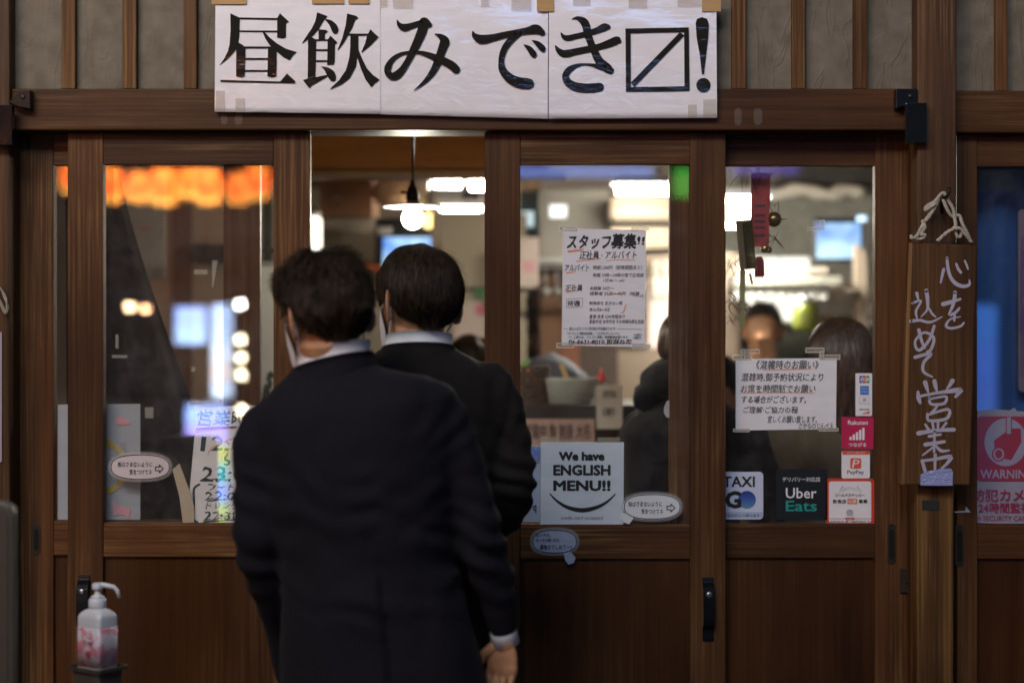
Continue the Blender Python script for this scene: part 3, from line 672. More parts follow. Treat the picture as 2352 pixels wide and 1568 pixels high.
# busy time notice on the right-hand door
bz = sheet_of('busy_notice', 'handwritten white notice about busy times taped to the right door glass', 'notice', [(1690, 824), (1922, 822), (1920, 985), (1690, 988)], YGR - .001, paper_m)
y = YGR - .0025
def zb(x, v): return ((2850 + x / 1.96) / 1.7415, (1350 + v / 1.96) / 1.7415)
def bl(s, x0, x1, v0, v1):
    a, c = zb(x0, v0), zb(x1, v1); return (s, a[0], c[0], a[1], c[1])
text([bl('《混雑時のお願い》', 342, 832, 178, 248), bl('混雑時,御予約状況により', 228, 868, 278, 345), bl('お席を時間制でお願い', 222, 808, 368, 432), bl('する場合がございます。', 228, 738, 455, 515), bl('ご理解·ご協力の程', 242, 668, 540, 592), bl('宜しくお願い致します。', 432, 822, 612, 668), bl('さかなのじんべえ', 678, 948, 668, 714)], 0, 0, 0, 0, y, ink_m, bz, bold=.014, slant=.1, wob=1.5)
for st_ in [[(395, 255, 3), (600, 250, 4), (780, 245, 3)], [(215, 436, 3), (500, 430, 4), (800, 434, 3)]]: flat('pencil_line', strokes(lambda p: zb(*p), [st_]), y + .0002, orange_ink_m, bz)
for a in ((1683, 1726, 815, 827), (1885, 1930, 814, 826), (1700, 1745, 802, 812), (1850, 1894, 798, 810), (1684, 1722, 984, 992), (1880, 1926, 982, 990), (1702, 1712, 803, 825), (1882, 1892, 806, 826)): tape(bz, *a, YGR - .003)
# payment and delivery stickers
def sticker(name, label, pts, mat, y=YGR - .0005): return sheet_of(name, label, 'sticker', pts, y, mat, 'stickers on the right door glass', .0006)
y = YGR - .0017
s = sticker('card_sticker', 'narrow white strip sticker listing four card logos, topmost on the right door', rrect(1965, 2003, 857, 955, 2), sticker_m)
def zs(x0, x1, v0, v1): a, c = zb(x0, v0), zb(x1, v1); return (a[0], c[0], a[1], c[1])
for (x0, x1, m) in ((1152, 1174, midbl_p), (1178, 1202, red_p), (1206, 1230, green_p)): pbox('logo_block', *zs(x0, x1, 298, 356), y, .0003, m, s, bevel=0)
for (ch, x0, x1) in (('J', 1156, 1170), ('C', 1180, 1200), ('B', 1208, 1228)): text([bl(ch, x0, x1, 314, 340)], 0, 0, 0, 0, y - .0004, white_p, s, bold=.03)
pbox('logo_block', *zs(1157, 1226, 378, 448), y, .0003, blue_p, s, bevel=0)
text([bl('AMERICAN', 1162, 1221, 390, 408), bl('EXPRESS', 1162, 1221, 416, 434)], 0, 0, 0, 0, y - .0004, palebl_p, s, bold=.02)
pbox('logo_block', *zs(1150, 1230, 466, 522), y, .0003, grey_p, s, bevel=0); pbox('logo_block', *zs(1153, 1227, 469, 519), y - .0003, .0002, white_p, s, bevel=0)
flat('logo_disc', [[zb(1192 + 15 * cos(a * pi / 8), 488 + 15 * sin(a * pi / 8)) for a in range(16)]], y - .0006, grey_p, s)
text([bl('Diners Club', 1158, 1226, 506, 515)], 0, 0, 0, 0, y - .0006, grey_p, s)
pbox('logo_block', *zs(1148, 1232, 545, 598), y, .0003, white_p, s, bevel=0)
text([bl('DISCOVER', 1150, 1230, 556, 570)], 0, 0, 0, 0, y - .0004, ink_m, s, bold=.03)
flat('logo_wedge', [[zb(1165, 596), zb(1232, 574), zb(1232, 596)]], y - .0005, orange_p, s)
s = sticker('pink_sticker', 'crimson square sticker with white signal bars on the right door', [(1933, 957), (2007, 958), (2006, 1031), (1933, 1030)], crimson_p)
text([bl('Rakuten', 1062, 1218, 648, 682)], 0, 0, 0, 0, y, white_p, s, bold=.02); text([bl('つながる', 1066, 1206, 822, 854)], 0, 0, 0, 0, y, white_p, s, bold=.02)
for i in range(5): pbox('signal_bar', *zs(1074 + i * 25, 1092 + i * 25, (776, 758, 740, 722, 706)[i] - 0, 802), y, .0003, white_p, s, bevel=0)
s = sticker('phone_pay_sticker', 'white square sticker with a red band and red P logo', rrect(1933, 1998, 1035, 1098, 4), sticker_m)
pbox('red_band', *zs(1018, 1232, 886, 916), y, .0003, flatcol('soft_red', (.68, .10, .06)), s, bevel=0); text([bl('ペイペイ使えます', 1056, 1196, 893, 910)], 0, 0, 0, 0, y - .0004, white_p, s)
prism('logo_block', [zb(x, v) for x, v in rrect(1080, 1166, 944, 1026, 12)], y, .0003, flatcol('soft_red2', (.75, .10, .06)), s)
text([bl('P', 1100, 1150, 956, 1018)], 0, 0, 0, 0, y - .0004, white_p, s, slant=.2); text([bl('PayPay', 1056, 1188, 1038, 1076)], 0, 0, 0, 0, y, ink_m, s, bold=.012)
s = sticker('gold_sticker', 'white square sticker with a thick red rounded border, lowest at the right', rrect(1897, 2008, 1098, 1207, 8), red_p)
prism('white_field', rrect(1904, 2001, 1105, 1200, 5), y, .0003, sticker_m, s)
y2 = y - .0012
text([bl('ゴールドステッカー', 960, 1192, 1220, 1246), bl('飲食店', 942, 1048, 1266, 1298), bl('事業', 1146, 1214, 1266, 1298)], 0, 0, 0, 0, y2, ink_m, s, bold=.02)
pbox('logo_block', *zs(1058, 1134, 1260, 1302), y2, .0003, orange_p, s, bevel=0); text([bl('応援', 1064, 1128, 1266, 1296)], 0, 0, 0, 0, y2 - .0004, white_p, s, bold=.01)
text([bl('2022年10月14日（金）～2022年12月31日（土）', 922, 1236, 1432, 1448)], 0, 0, 0, 0, y2, ink_m, s, bold=.02)
pbox('ruled_line', *zs(908, 1246, 1416, 1419), y2, .0002, red_p, s, bevel=0); prism('date_pill', [zb(x, v) for x, v in rrect(1040, 1112, 1408, 1426, 8)], y2 - .0003, .0002, red_p, s)
text([bl('有効期限', 1052, 1100, 1412, 1422)], 0, 0, 0, 0, y2 - .0005, white_p, s)
segs = []
for st in ([(1020, 1162, 5), (1004, 1190, 2), (990, 1215, 2)], [(1135, 1162, 3), (1150, 1190, 4), (1166, 1208, 2)], [(1010, 1200, 1), (1040, 1178, 1.2), (1075, 1170, 1.2), (1110, 1178, 1.2), (1140, 1200, 1)], [(1020, 1205, 1), (1048, 1188, 1), (1075, 1182, 1), (1102, 1188, 1), (1130, 1205, 1)]): segs += [[zb(*p) for p in q] for q in ribbon(st, 3)]
flat('cutlery_mark', segs, y2, grey_p, s)
flat('crest', [[zb(1076 + 28 * cos(a * pi / 10), 1370 - 26 * abs(sin(a * pi / 10))) for a in range(11)], [zb(1048, 1374), zb(1104, 1374), zb(1104, 1382), zb(1048, 1382)], [zb(1054, 1386), zb(1098, 1386), zb(1098, 1392), zb(1054, 1392)]], y2, grey_p, s)
s = sticker('delivery_sticker', 'black square food delivery sticker with white and teal words', [(1783, 1076), (1900, 1077), (1900, 1194), (1783, 1193)], navy_p)
text([bl('デリバリー対応店', 548, 844, 1092, 1128)], 0, 0, 0, 0, y, white_p, s, bold=.008); text([bl('Uber', 575, 816, 1176, 1258)], 0, 0, 0, 0, y, white_p, s, bold=.012); text([bl('Eats', 575, 818, 1276, 1360)], 0, 0, 0, 0, y, teal_p, s, bold=.018)
s = sticker('taxi_sticker', 'pale blue taxi call sticker partly covered by the door stile', rrect(1612, 1753, 1083, 1192, 9), paper('sticker_blue_white', (.58, .65, .82), coat=.3, wrinkle=.05))
pbox('blue_band', *zs(40, 396, 1366, 1408), y, .0003, palebl_p, s, bevel=0)
text([bl('TAXI', 80, 332, 1086, 1170)], 0, 0, 0, 0, y, ink_m, s, bold=.03); text([bl('G', 98, 226, 1200, 1338)], 0, 0, 0, 0, y, ink_m, s, bold=.045)
text([bl('アプリでタクシー呼べます', 30, 370, 1382, 1408)], 0, 0, 0, 0, y - .0005, ink_m, s, bold=.01)
ball_m, t_, b_ = new_mat('gradient_ball'); tc = t_.nodes.new('ShaderNodeTexCoord'); sp = t_.nodes.new('ShaderNodeSeparateXYZ'); rp = t_.nodes.new('ShaderNodeValToRGB')
t_.links.new(tc.outputs['Generated'], sp.inputs[0]); t_.links.new(sp.outputs[2], rp.inputs[0]); t_.links.new(rp.outputs[0], b_.inputs['Base Color'])
rp.color_ramp.elements[0].color = (.10, .28, .40, 1); rp.color_ramp.elements[1].color = (.01, .02, .22, 1); q = rp.color_ramp.elements.new(.45); q.color = (.05, .12, .42, 1)
prism('globe_print', [zb(270 + 70 * cos(a * pi / 16), 1270 + 70 * sin(a * pi / 16)) for a in range(32)], y, .0004, ball_m, s)
# opening hours on the left door
oh = sheet_of('opening_hours', 'handwritten white opening hours sheet on the left door partly behind the man', 'notice', [(453, 934), (640, 930), (640, 1203), (430, 1203), (436, 1120)], YF + .0200, paper('hours_paper', (.76, .77, .76)))
y = YF + .0188
hrs_ink = plain('blue_black_ink', (.02, .045, .065), .6, var=.4)
def zh(x, v): return ((380 + x / 2.9034) / 1.7415, (1580 + v / 2.9034) / 1.7415)
def hl(s, x0, x1, v0, v1):
    a, c = zh(x0, v0), zh(x1, v1); return (s, a[0], c[0], a[1], c[1])
text([hl('営業時間', 1195, 1960, 175, 355), hl('12:00', 1240, 1900, 475, 650), hl('23:00', 1235, 1900, 835, 1000)], 0, 0, 0, 0, y, hrs_ink, oh, bold=.012, slant=.14, wob=5)
text([hl('フードラスト', 1315, 1950, 1030, 1110), hl('22:00', 1280, 1740, 1120, 1215), hl('ドリンクラスト', 1290, 1980, 1245, 1320), hl('22:30', 1265, 1680, 1345, 1450)], 0, 0, 0, 0, y, hrs_ink, oh, bold=.012, slant=.14, wob=4)
for st_ in [[(1540, 680, 10), (1510, 740, 14), (1560, 770, 14), (1540, 805, 12), (1500, 800, 6)], [(1180, 395, 10), (1400, 380, 14), (1640, 370, 10)], [(1210, 1035, 12), (1150, 1090, 14), (1150, 1250, 13), (1140, 1430, 13), (1190, 1470, 12)]]: flat('brush_mark', strokes(lambda p: zh(*p), [st_]), y, hrs_ink, oh)
for st_ in [[(1170, 425, 10), (1400, 400, 6), (1620, 385, 6)], [(1310, 700, 4), (1360, 610, 6), (1600, 500, 6)], [(1470, 760, 5), (1480, 680, 6), (1620, 600, 6)], [(1350, 975, 8), (1560, 985, 10)], [(1300, 1230, 8), (1600, 1195, 7)], [(1255, 1470, 10), (1620, 1445, 8)]]: flat('pencil_line', strokes(lambda p: zh(*p), [st_]), y + .0003, orange_ink_m, oh)
tape(oh, 430, 500, 920, 934, YF + .0186, tape_faint_m)
# strip of old masking tape
tag(prism('tape_strip', [(396, 1078), (412, 1064), (436, 1128), (445, 1160), (446, 1199), (420, 1200), (412, 1140)], YG - .0016, .0008, paper('beige_tape', (.44, .38, .28))), 'slanting strip of beige tape left of the opening hours sheet', 'tape')
rt_ = thing('tape_remnants', 'bright L shaped scrap of clear tape on the right door glass', 'tape', tuple(Wp(1880, 520, YGR)))
for a in ((1855, 1893, 521, 530), (1882, 1895, 505, 521)): tape(rt_, *a, YGR - .0012)
tag(prism('half_sticker', [(1538, 918), (1531, 921), (1525, 936), (1525, 948), (1530, 957), (1538, 960)], YR - .012 + .02, .001, paper('grey_sticker', (.45, .44, .42))), 'white rounded sticker edge showing beside the inner stile behind the poster door', 'sticker')
# bits of old clear tape on the left glass
ot = thing('tape_remnants', 'torn scraps of clear tape left on the left door glass', 'tape', tuple(Wp(470, 640, YG)))
prism('tape_scrap', [(487, 598), (500, 598), (490, 660), (487, 660)], YG - .0008, .0005, tape_faint_m, ot)
for a in ((446, 476, 619, 630), (257, 292, 815, 822), (439, 448, 842, 853), (265, 272, 768, 800), (434, 470, 923, 930), (333, 352, 935, 960)): tape(ot, *a, YG - .0012, tape_faint_m)
# poster behind both left doors, on the inner pane
ps = sheet_of('long_poster', 'tall grey white poster with a yellow ring on the far left glass', 'poster', [(133, 929), (322, 927), (322, 1197), (133, 1197)], YR + .0105, paper('grey_poster', (.36, .40, .44)))
y = YR + .0075
A, B = ell(232, 1072, 64, 64, 40), ell(232, 1072, 50, 50, 40)
flat('yellow_ring', [[A[i], A[(i + 1) % 40], B[(i + 1) % 40], B[i]] for i in range(40)], y, gold_p, ps)
text('さかな酒場', 262, 288, 1012, 1046, y - .0004, grey_p, ps, bold=.02); text('いらっしゃい!', 262, 290, 1104, 1120, y - .0004, grey_p, ps, bold=.02)
for pg in ([(262, 962), (275, 955), (300, 967), (298, 974), (270, 976)], [(258, 1150), (268, 1160), (300, 1168), (296, 1190), (280, 1180), (262, 1184)]): flat('pink_print', [pg], y, pink_p, ps)
# white sticker tip on right of door C and arrow, security poster
sc_ = sheet_of('security_poster', 'torn red and white security camera warning poster on the dark blue door', 'poster', [(2246, 943), (2290, 940), (2320, 942), (2330, 936), (2336, 944), (2460, 946), (2458, 1206), (2239, 1200)], YF + .0115, paper('poster_cool', (.27, .26, .34)))
y = YF + .0085
def zw(x, v): return ((3600 + x / 2.09) / 1.7415, (1500 + v / 2.09) / 1.7415)
def wl(s, x0, x1, v0, v1):
    a, c = zw(x0, v0), zw(x1, v1); return (s, a[0], c[0], a[1], c[1])
dred_p = flatcol('dull_red', (.27, .03, .055))
prism('red_field', [zw(x, v) for x, v in rrect(636, 1180, 344, 884, 40)], y, .0003, dred_p, sc_)
flat('white_disc', [[zw(885 + 178 * cos(a * pi / 24), 560 + 200 * sin(a * pi / 24)) for a in range(48)]], y - .0003, flatcol('dull_white', (.27, .26, .34)), sc_)
flat('camera_mark', [[zw(*p) for p in [(885, 345), (935, 345), (935, 470), (885, 470)]], [zw(*p) for p in [(785, 545), (890, 470), (935, 445), (1010, 445), (1015, 560), (930, 710), (880, 700), (790, 640)]], [zw(825 + 58 * cos(a * pi / 12), 660 + 62 * sin(a * pi / 12)) for a in range(24)]], y - .0006, dred_p, sc_)
flat('camera_lens', [[zw(825 + 46 * cos(a * pi / 12), 660 + 50 * sin(a * pi / 12)) for a in range(24)], [zw(*p) for p in [(893, 350), (927, 350), (927, 490), (893, 490)]]], y - .0010, flatcol('dull_white2', (.27, .26, .34)), sc_)
flat('camera_pupil', [[zw(825 + 30 * cos(a * pi / 12), 658 + 36 * sin(a * pi / 12)) for a in range(24)]], y - .0013, dred_p, sc_)
text([wl('WARNING', 672, 1120, 788, 864)], 0, 0, 0, 0, y - .0005, flatcol('dull_white3', (.30, .28, .36)), sc_, bold=.02)
text([wl('防犯カメラ', 606, 1150, 950, 1056), wl('24時間監視中', 655, 1180, 1064, 1150)], 0, 0, 0, 0, y - .0005, dred_p, sc_, bold=.03); text([wl('24h SECURITY CAMERA', 600, 1160, 1174, 1216)], 0, 0, 0, 0, y - .0005, dred_p, sc_, bold=.005)
tag(flat('arrow_mark', [[zw(455, 1138), zw(548, 1132), zw(548, 1095), zw(592, 1145), zw(455, 1147)]], YF - .001, grey_p, None), 'thin grey half arrow mark on the stile right of the big post', 'mark')
# bandage-shaped old tape on the post
tag(pbox('dark_tape', 2118, 2158, 1148, 1172, -.0595, .001, plain('dark_green_tape', (.018, .02, .014), .5)), 'small square of dark tape on the worn post under the hanging board', 'tape')
# ================================================================ hanging wooden board
hb = thing('hanging_board', 'long wooden board hung by rope with white brush words', 'sign', tuple(Wp(2157, 560, -.1)))
YH = -.092
prism('board', [(2088, 557), (2246, 563), (2228, 1114), (2069, 1113)], YH, .028, board_m, hb, bevel=.004)
for k, (u, v) in enumerate([(2076, 850)]):
    prism('bark_edge', [(2088, 558), (2096, 558), (2078, 1112), (2070, 1112)], YH - .001, .002, wood('pale_edge_wood', (.09, .045, .015), (.18, .09, .03), (.28, .15, .06), 'z'), hb)
chalk_m = plain('pale_violet_paint', (.40, .38, .47), .7, var=.12, scale=60)
def zk(x, v): return ((3600 + x / 2.4886) / 1.7415, (720 + v / 2.4886) / 1.7415)
k1 = [[(435, 890, 16), (420, 950, 14), (405, 1022, 8)], [(468, 775, 14), (475, 860, 16), (500, 960, 17), (555, 1030, 19), (630, 1058, 18), (690, 1040, 14), (690, 995, 7)], [(560, 835, 12), (580, 885, 14), (605, 920, 14)], [(645, 805, 10), (665, 850, 11), (675, 885, 9)],
      [(430, 1235, 22), (500, 1215, 20), (600, 1185, 12)], [(548, 1120, 20), (540, 1190, 18), (520, 1265, 16), (485, 1335, 9)], [(590, 1275, 12), (560, 1310, 14), (500, 1350, 8)], [(500, 1340, 6), (540, 1330, 15), (540, 1400, 10)], [(600, 1360, 5), (500, 1385, 10), (458, 1450, 14), (510, 1475, 13), (600, 1455, 12), (635, 1420, 10)],
      [(168, 1128, 18), (180, 1180, 12)], [(125, 1225, 14), (210, 1200, 10), (160, 1300, 13), (168, 1370, 10)], [(262, 1100, 20), (275, 1200, 18), (270, 1290, 12), (210, 1360, 6)], [(285, 1270, 10), (320, 1330, 12), (355, 1362, 8)], [(108, 1405, 18), (200, 1395, 14), (300, 1415, 13), (420, 1360, 6)]]
for st_ in k1: flat('brush_stroke', strokes(lambda p: zk(*p), [st_], 4), YH - .0008 - .00003 * k1.index(st_), chalk_m, hb)
def zm(x, v): return ((3400 + x / .98) / 1.7415, (600 + v / .98) / 1.7415)
k2 = [[(270, 705, 7), (280, 745, 6), (292, 775, 5)], [(330, 690, 6), (310, 745, 6), (270, 785, 6), (255, 750, 5), (290, 715, 5), (328, 735, 6), (318, 780, 6), (300, 790, 3)], [(255, 812, 7), (320, 797, 6), (290, 830, 6), (288, 868, 6), (322, 888, 4)]]
for st_ in k2: flat('brush_stroke', strokes(lambda p: zm(*p), [st_], 4), YH - .0012 - .00003 * k2.index(st_), chalk_m, hb)
k3 = [[(210, 62, 20), (222, 100, 16), (236, 142, 8)], [(288, 50, 18), (298, 95, 16), (308, 135, 8)], [(438, 48, 20), (415, 85, 14), (390, 115, 6)], [(150, 140, 12), (155, 190, 18), (168, 230, 12)], [(150, 180, 12), (300, 150, 12), (490, 125, 22), (500, 135, 20), (465, 180, 12)],
      [(245, 185, 10), (250, 230, 12), (280, 245, 11), (370, 235, 13), (388, 180, 11), (320, 185, 10), (250, 200, 9)], [(320, 245, 9), (280, 300, 12), (262, 310, 10)], [(230, 325, 12), (245, 380, 12), (390, 362, 14), (403, 285, 13), (240, 330, 10)],
      [(212, 412, 10), (240, 455, 13)], [(272, 400, 12), (280, 445, 10)], [(318, 392, 12), (318, 445, 10)], [(385, 400, 12), (350, 445, 8)], [(155, 485, 20), (300, 462, 15), (450, 455, 17)], [(245, 510, 14), (340, 495, 10)], [(290, 455, 10), (285, 640, 10)], [(212, 580, 18), (370, 555, 13)], [(280, 600, 10), (190, 668, 7)], [(300, 590, 10), (345, 632, 14), (410, 628, 8)],
      [(185, 715, 14), (210, 800, 14)], [(190, 715, 12), (300, 700, 13), (425, 680, 18), (390, 740, 13), (350, 775, 9)], [(295, 665, 14), (292, 785, 10)]]
for st_ in k3: flat('brush_stroke', strokes(lambda p: zw(*p), [st_], 4), YH - .0016 - .00003 * k3.index(st_), chalk_m, hb)
foil_m = paper('crinkled_foil_tape', (.30, .34, .62), coat=1, wrinkle=1.0, rough=.25, wscale=70)
prism('foil_tape', [zw(*p) for p in [(172, 830), (230, 800), (300, 790), (345, 778), (425, 780), (442, 805), (440, 922), (172, 922)]], YH - .0035, .0008, foil_m, hb)
rope_m = plain('cotton_rope', (.42, .38, .31), .9, var=.25, scale=180, bump=1)
def zq(x, v, y): a = zk(x, v); return Wp(a[0], a[1], y)
def rope(pts, r=.0045, y=-.10, name='rope'):
    P = catmull([tuple(zq(x, v, y + dy)) for x, v, dy in pts], 6)
    # twisted strands
    V, Fc = [], []
    parts = []
    for ph in range(3):
        q = []
        for i, p in enumerate(P):
            a = i * .9 + ph * 2.094; q.append((p[0] + r * .5 * cos(a), p[1] + r * .5 * sin(a), p[2] + r * .35 * sin(a)))
        parts.append(tube_mesh(q, r * .62, 6))
    V, Fc = merge(parts); return put(name, V, Fc, rope_m, hb, smooth=True)
rope([(440, 125, -.01), (400, 150, 0), (350, 210, 0), (270, 260, 0), (255, 300, .004), (300, 270, -.006), (350, 235, -.004)])
rope([(385, 180, .003), (340, 280, 0), (270, 380, 0), (215, 470, 0), (165, 560, 0), (115, 580, -.004), (110, 555, .002)])
rope([(330, 300, -.006), (265, 400, -.006), (225, 410, .003), (250, 470, -.004), (210, 540, 0), (250, 540, -.006), (230, 580, 0), (150, 585, 0)], .004)
rope([(445, 135, -.01), (480, 200, 0), (530, 290, 0), (545, 380, 0), (550, 470, -.006), (470, 520, -.004), (375, 605, 0)])
rope([(430, 190, .003), (470, 290, 0), (520, 360, .003), (590, 350, .003), (620, 430, 0), (670, 530, 0), (700, 610, 0)])
rope([(530, 480, -.008), (600, 480, -.006), (650, 540, -.004), (715, 615, 0)])
rope([(545, 490, 0), (570, 560, 0), (600, 560, .002), (610, 500, 0), (560, 480, -.01)], .004)
tube('hook', [zq(415, 330, -.058), zq(410, 250, -.062), zq(420, 190, -.09), zq(460, 165, -.11), zq(490, 110, -.112), zq(490, 75, -.11)], .0045, plain('rusty_iron', (.02, .017, .012), .6, .5), hb, n=8)
# ================================================================ lucky charm hanging behind the right pane
lacq = plain('red_lacquer_card', (.30, .035, .035), .6); goldm = plain('polished_gold', (.45, .32, .10), .12, 1, var=.1); dkgold = plain('dark_gold_glaze', (.20, .15, .05), .15, .8)
straw_m = plain('dark_straw', (.05, .045, .03), .9); tass_m = plain('red_tassel', (.20, .008, .015), .8, var=.3, scale=120)
strip_m = plain('yellowed_paper_strip', (.36, .36, .16), .8)
ch = thing('lucky_charm', 'hanging new year charm with red strip, gold bells and tassel behind the right pane', 'ornament', tuple(Wp(1745, 395, .12)))
Y = .12
tube('hanging_cord', [Wp(1738, 330, Y), Wp(1745, 400, Y)], .0012, straw_m, ch, n=6)
prism('red_strip', [(1726, 398), (1770, 396), (1766, 566), (1722, 566)], Y, .004, lacq, ch, bevel=.001)
for v in (470, 492, 506, 520, 538): pbox('printed_line', 1733, 1758, v, v + 6, Y - .0006, .0004, plain('dull_print', (.06, .03, .035), .6), ch, bevel=0)
prism('gold_block', [(1690, 505), (1728, 503), (1738, 616), (1703, 620)], Y - .006, .022, dkgold, ch, bevel=.003)
prism('block_side', [(1690, 506), (1704, 505), (1714, 619), (1702, 621)], Y - .009, .003, plain('ochre_card', (.16, .12, .05), .6), ch)
for (u, v, r) in ((1778, 504, .0195), (1757, 571, .0125), (1766, 574, .009), (1752, 548, .009)):
    c = Wp(u, v, Y + .01); vs, fs = sphere_mesh(c, r, 20, 14); bl_ = put('bell', vs, fs, dkgold if r > .015 else goldm, ch, smooth=True)
V = []
parts = []
for i in range(60):
    a = random.random() * 2 * pi; r = random.random() ** .5 * .0115; p = Wp(1744, 590, Y + .01); q = Wp(1744 + random.uniform(-2, 2), 634 + random.uniform(-2, 4), Y + .01)
    parts.append(tube_mesh([(p.x + r * .5 * cos(a), p.y + r * .5 * sin(a), p.z), (p.x + r * cos(a), p.y + r * sin(a), p.z - .01), (q.x + r * cos(a), q.y + r * sin(a), q.z)], .0011, 4))
put('tassel', *merge(parts), tass_m, ch)
prism('paper_strip', [(1700, 620), (1713, 620), (1710, 745), (1698, 770)], Y, .0015, strip_m, ch)
tube('small_tag_cord', [Wp(1722, 618, Y), Wp(1723, 630, Y)], .0006, straw_m, ch, n=5); prism('wood_tag', [(1719, 628), (1726, 628), (1731, 652), (1725, 653)], Y, .002, oldpost_m, ch)
parts = []
for i in range(70):
    u0, v0 = random.uniform(1700, 1790), random.choice([395, 470, 540, 600, 680, 720]) + random.uniform(-15, 15)
    a = random.uniform(-.9, .9) + (pi / 2); l = random.uniform(15, 60)
    if v0 > 560: u0 = random.uniform(1670, 1700)
    p0, p1, p2 = Wp(u0, v0, Y + random.uniform(-.01, .02)), Wp(u0 + cos(a) * l * .5 + random.uniform(-6, 6), v0 + sin(a) * l * .5, Y), Wp(u0 + cos(a) * l + random.uniform(-12, 12), v0 + sin(a) * l, Y + random.uniform(-.01, .01))
    parts.append(tube_mesh([p0, p1, p2], [.0006, .0011, .0002], 4))
for (u, v, du, dv) in ((1722, 470, -10, -28), (1724, 480, -14, -30), (1780, 545, 22, 28), (1776, 540, 14, 20), (1785, 505, 25, -2)):
    parts.append(tube_mesh([Wp(u, v, Y), Wp(u + du / 2, v + dv / 2, Y - .004), Wp(u + du, v + dv, Y)], [.0008, .0022, .0004], 5))
put('straw_wisps', *merge(parts), straw_m, ch)
# ================================================================ interior fittings (seen out of focus)
beam_m = wood('light_beam', (.20, .10, .04), (.30, .16, .07), (.40, .24, .12), 'x', wear=.1)
tag(pbox('wooden_bulkhead', 560, 1260, 180, 392, 1.75, .06, soffit_m, None), kind='structure')
bk = bpy.data.objects['wooden_bulkhead']; bk['label'] = 'orange brown wooden bulkhead board above the opening inside'
tag(pbox('ceiling_beam', 500, 1300, 392, 408, 1.70, .10, beam_m, None), kind='structure')
grey_wall = plain('warm_grey_wall', (.24, .20, .155), .8, scale=3); dark_m = plain('dark_recess', (.030, .024, .018), .7)
brown_p = plain('brown_board', (.16, .075, .035), .6, scale=6); beige_m = plain('beige_enamel', (.42, .36, .27), .5, var=.04, scale=3)
steel_m = plain('brushed_steel', (.50, .50, .50), .38, .8, var=.06, scale=8); cream_m = plain('cream_plastic', (.46, .37, .28), .5, var=.03)
pinkpaper = plain('pinkish_menu_paper', (.58, .48, .44), .8, var=.1, scale=14)
screen_m, t_, b_ = new_mat('screen_glow'); ns = t_.nodes.new('ShaderNodeTexNoise'); ns.inputs['Scale'].default_value = 5; rp = t_.nodes.new('ShaderNodeValToRGB'); tc = t_.nodes.new('ShaderNodeTexCoord')
t_.links.new(tc.outputs['Object'], ns.inputs['Vector']); t_.links.new(ns.outputs[0], rp.inputs[0]); rp.color_ramp.elements[0].position = .35; rp.color_ramp.elements[0].color = (.05, .18, .6, 1); rp.color_ramp.elements[1].position = .6; rp.color_ramp.elements[1].color = (.55, .85, 1, 1)
t_.links.new(rp.outputs[0], b_.inputs['Emission Color']); b_.inputs['Emission Strength'].default_value = 1.1; b_.inputs['Base Color'].default_value = (.02, .02, .02, 1)
tube_lamp = lamp_mat('fluorescent_glow', (1, .93, .76), 115.0)
bulb_lamp = lamp_mat('bulb_glow', (1, .92, .74), 200)
# pendant lamp
pl = thing('pendant_lamp', 'bare round bulb glowing under a flat enamel shade in the doorway', 'lamp', tuple(Wp(947, 300, .7)))
c = Wp(948, 502, .7); k = (.7 + CAM_D) / F
vs, fs = sphere_mesh(c, (24 * k, 24 * k, 24 * k), 24, 16); nb = lathe_mesh((c.x, c.y, c.z + 18 * k), [(.020, 0), (.014, .012), (.013, .02)], 20)
put('bulb', *merge([(vs, fs), nb]), bulb_lamp, pl, smooth=True)
vs, fs = lathe_mesh((c.x, c.y, Wp(0, 474, .7).z), [(68 * k, 0), (68 * k, .0025), (45 * k, .005), (17 * k, .008), (14 * k, .012), (13 * k, .030)], 36)
put('shade', vs, fs, plain('enamel_shade', (.30, .30, .27), .4), pl, smooth=True)
vs, fs = lathe_mesh((c.x, c.y, Wp(0, 476, .7).z), [(67 * k, 0), (67.5 * k, .0015)], 36); put('shade_lining', vs, fs, plain('white_enamel', (.8, .8, .78), .3), pl, smooth=False)
lathe('socket', (c.x, c.y, Wp(0, 466, .7).z), [(.017, 0), (.019, .02), (.013, .045), (.007, .05), (.006, .065)], plain('bakelite', (.015, .012, .010), .4), pl)
tube('switch_key', [(c.x - .015, c.y, c.z + .075), (c.x - .035, c.y, c.z + .077)], [.003, .005], black_metal, pl, n=8)
tube('cord', [(c.x, c.y, Wp(0, 420, .7).z), (c.x + .002, c.y, 2.2), (c.x, c.y, 2.9)], .0035, black_metal, pl, n=8)
# fluorescent fixtures
def strip_light(label, u0, u1, v0, v1, y, group='fluorescent strip lights inside the restaurant', mat=tube_lamp):
    a, q = Wp(u0, v1, y), Wp(u1, v0, y)
    r = thing('strip_light', label, 'ceiling light', ((a.x + q.x) / 2, y, q.z), group)
    box('housing', a.x - .02, q.x + .02, y - .02, y + .10, q.z, q.z + .03, white_plastic, r)
    box('diffuser', a.x, q.x, y, y + .08, a.z, q.z, mat, r, bevel=.004)
    for x in (a.x + .05, q.x - .05): tube('hanger', [(x, y + .04, q.z + .03), (x, y + .04, 2.9)], .004, steel_m, r, n=6)
    return r
strip_light('thin white strip light just right of the pendant bulb', 1012, 1104, 475, 481, 3.2)
strip_light('short white strip light high behind the pendant lamp at its right', 1000, 1056, 416, 427, 3.6)
strip_light('bright white strip light at the top right of the opening', 1078, 1130, 416, 432, 3.9)
strip_light('broad glaring strip light behind the top of the staff wanted notice', 1418, 1545, 422, 443, 2.2)
strip_light('glaring white strip light left of the red charm strip', 1640, 1760, 452, 520, 2.6, mat=lamp_mat('glare_lamp', (1, .96, .86), 130))
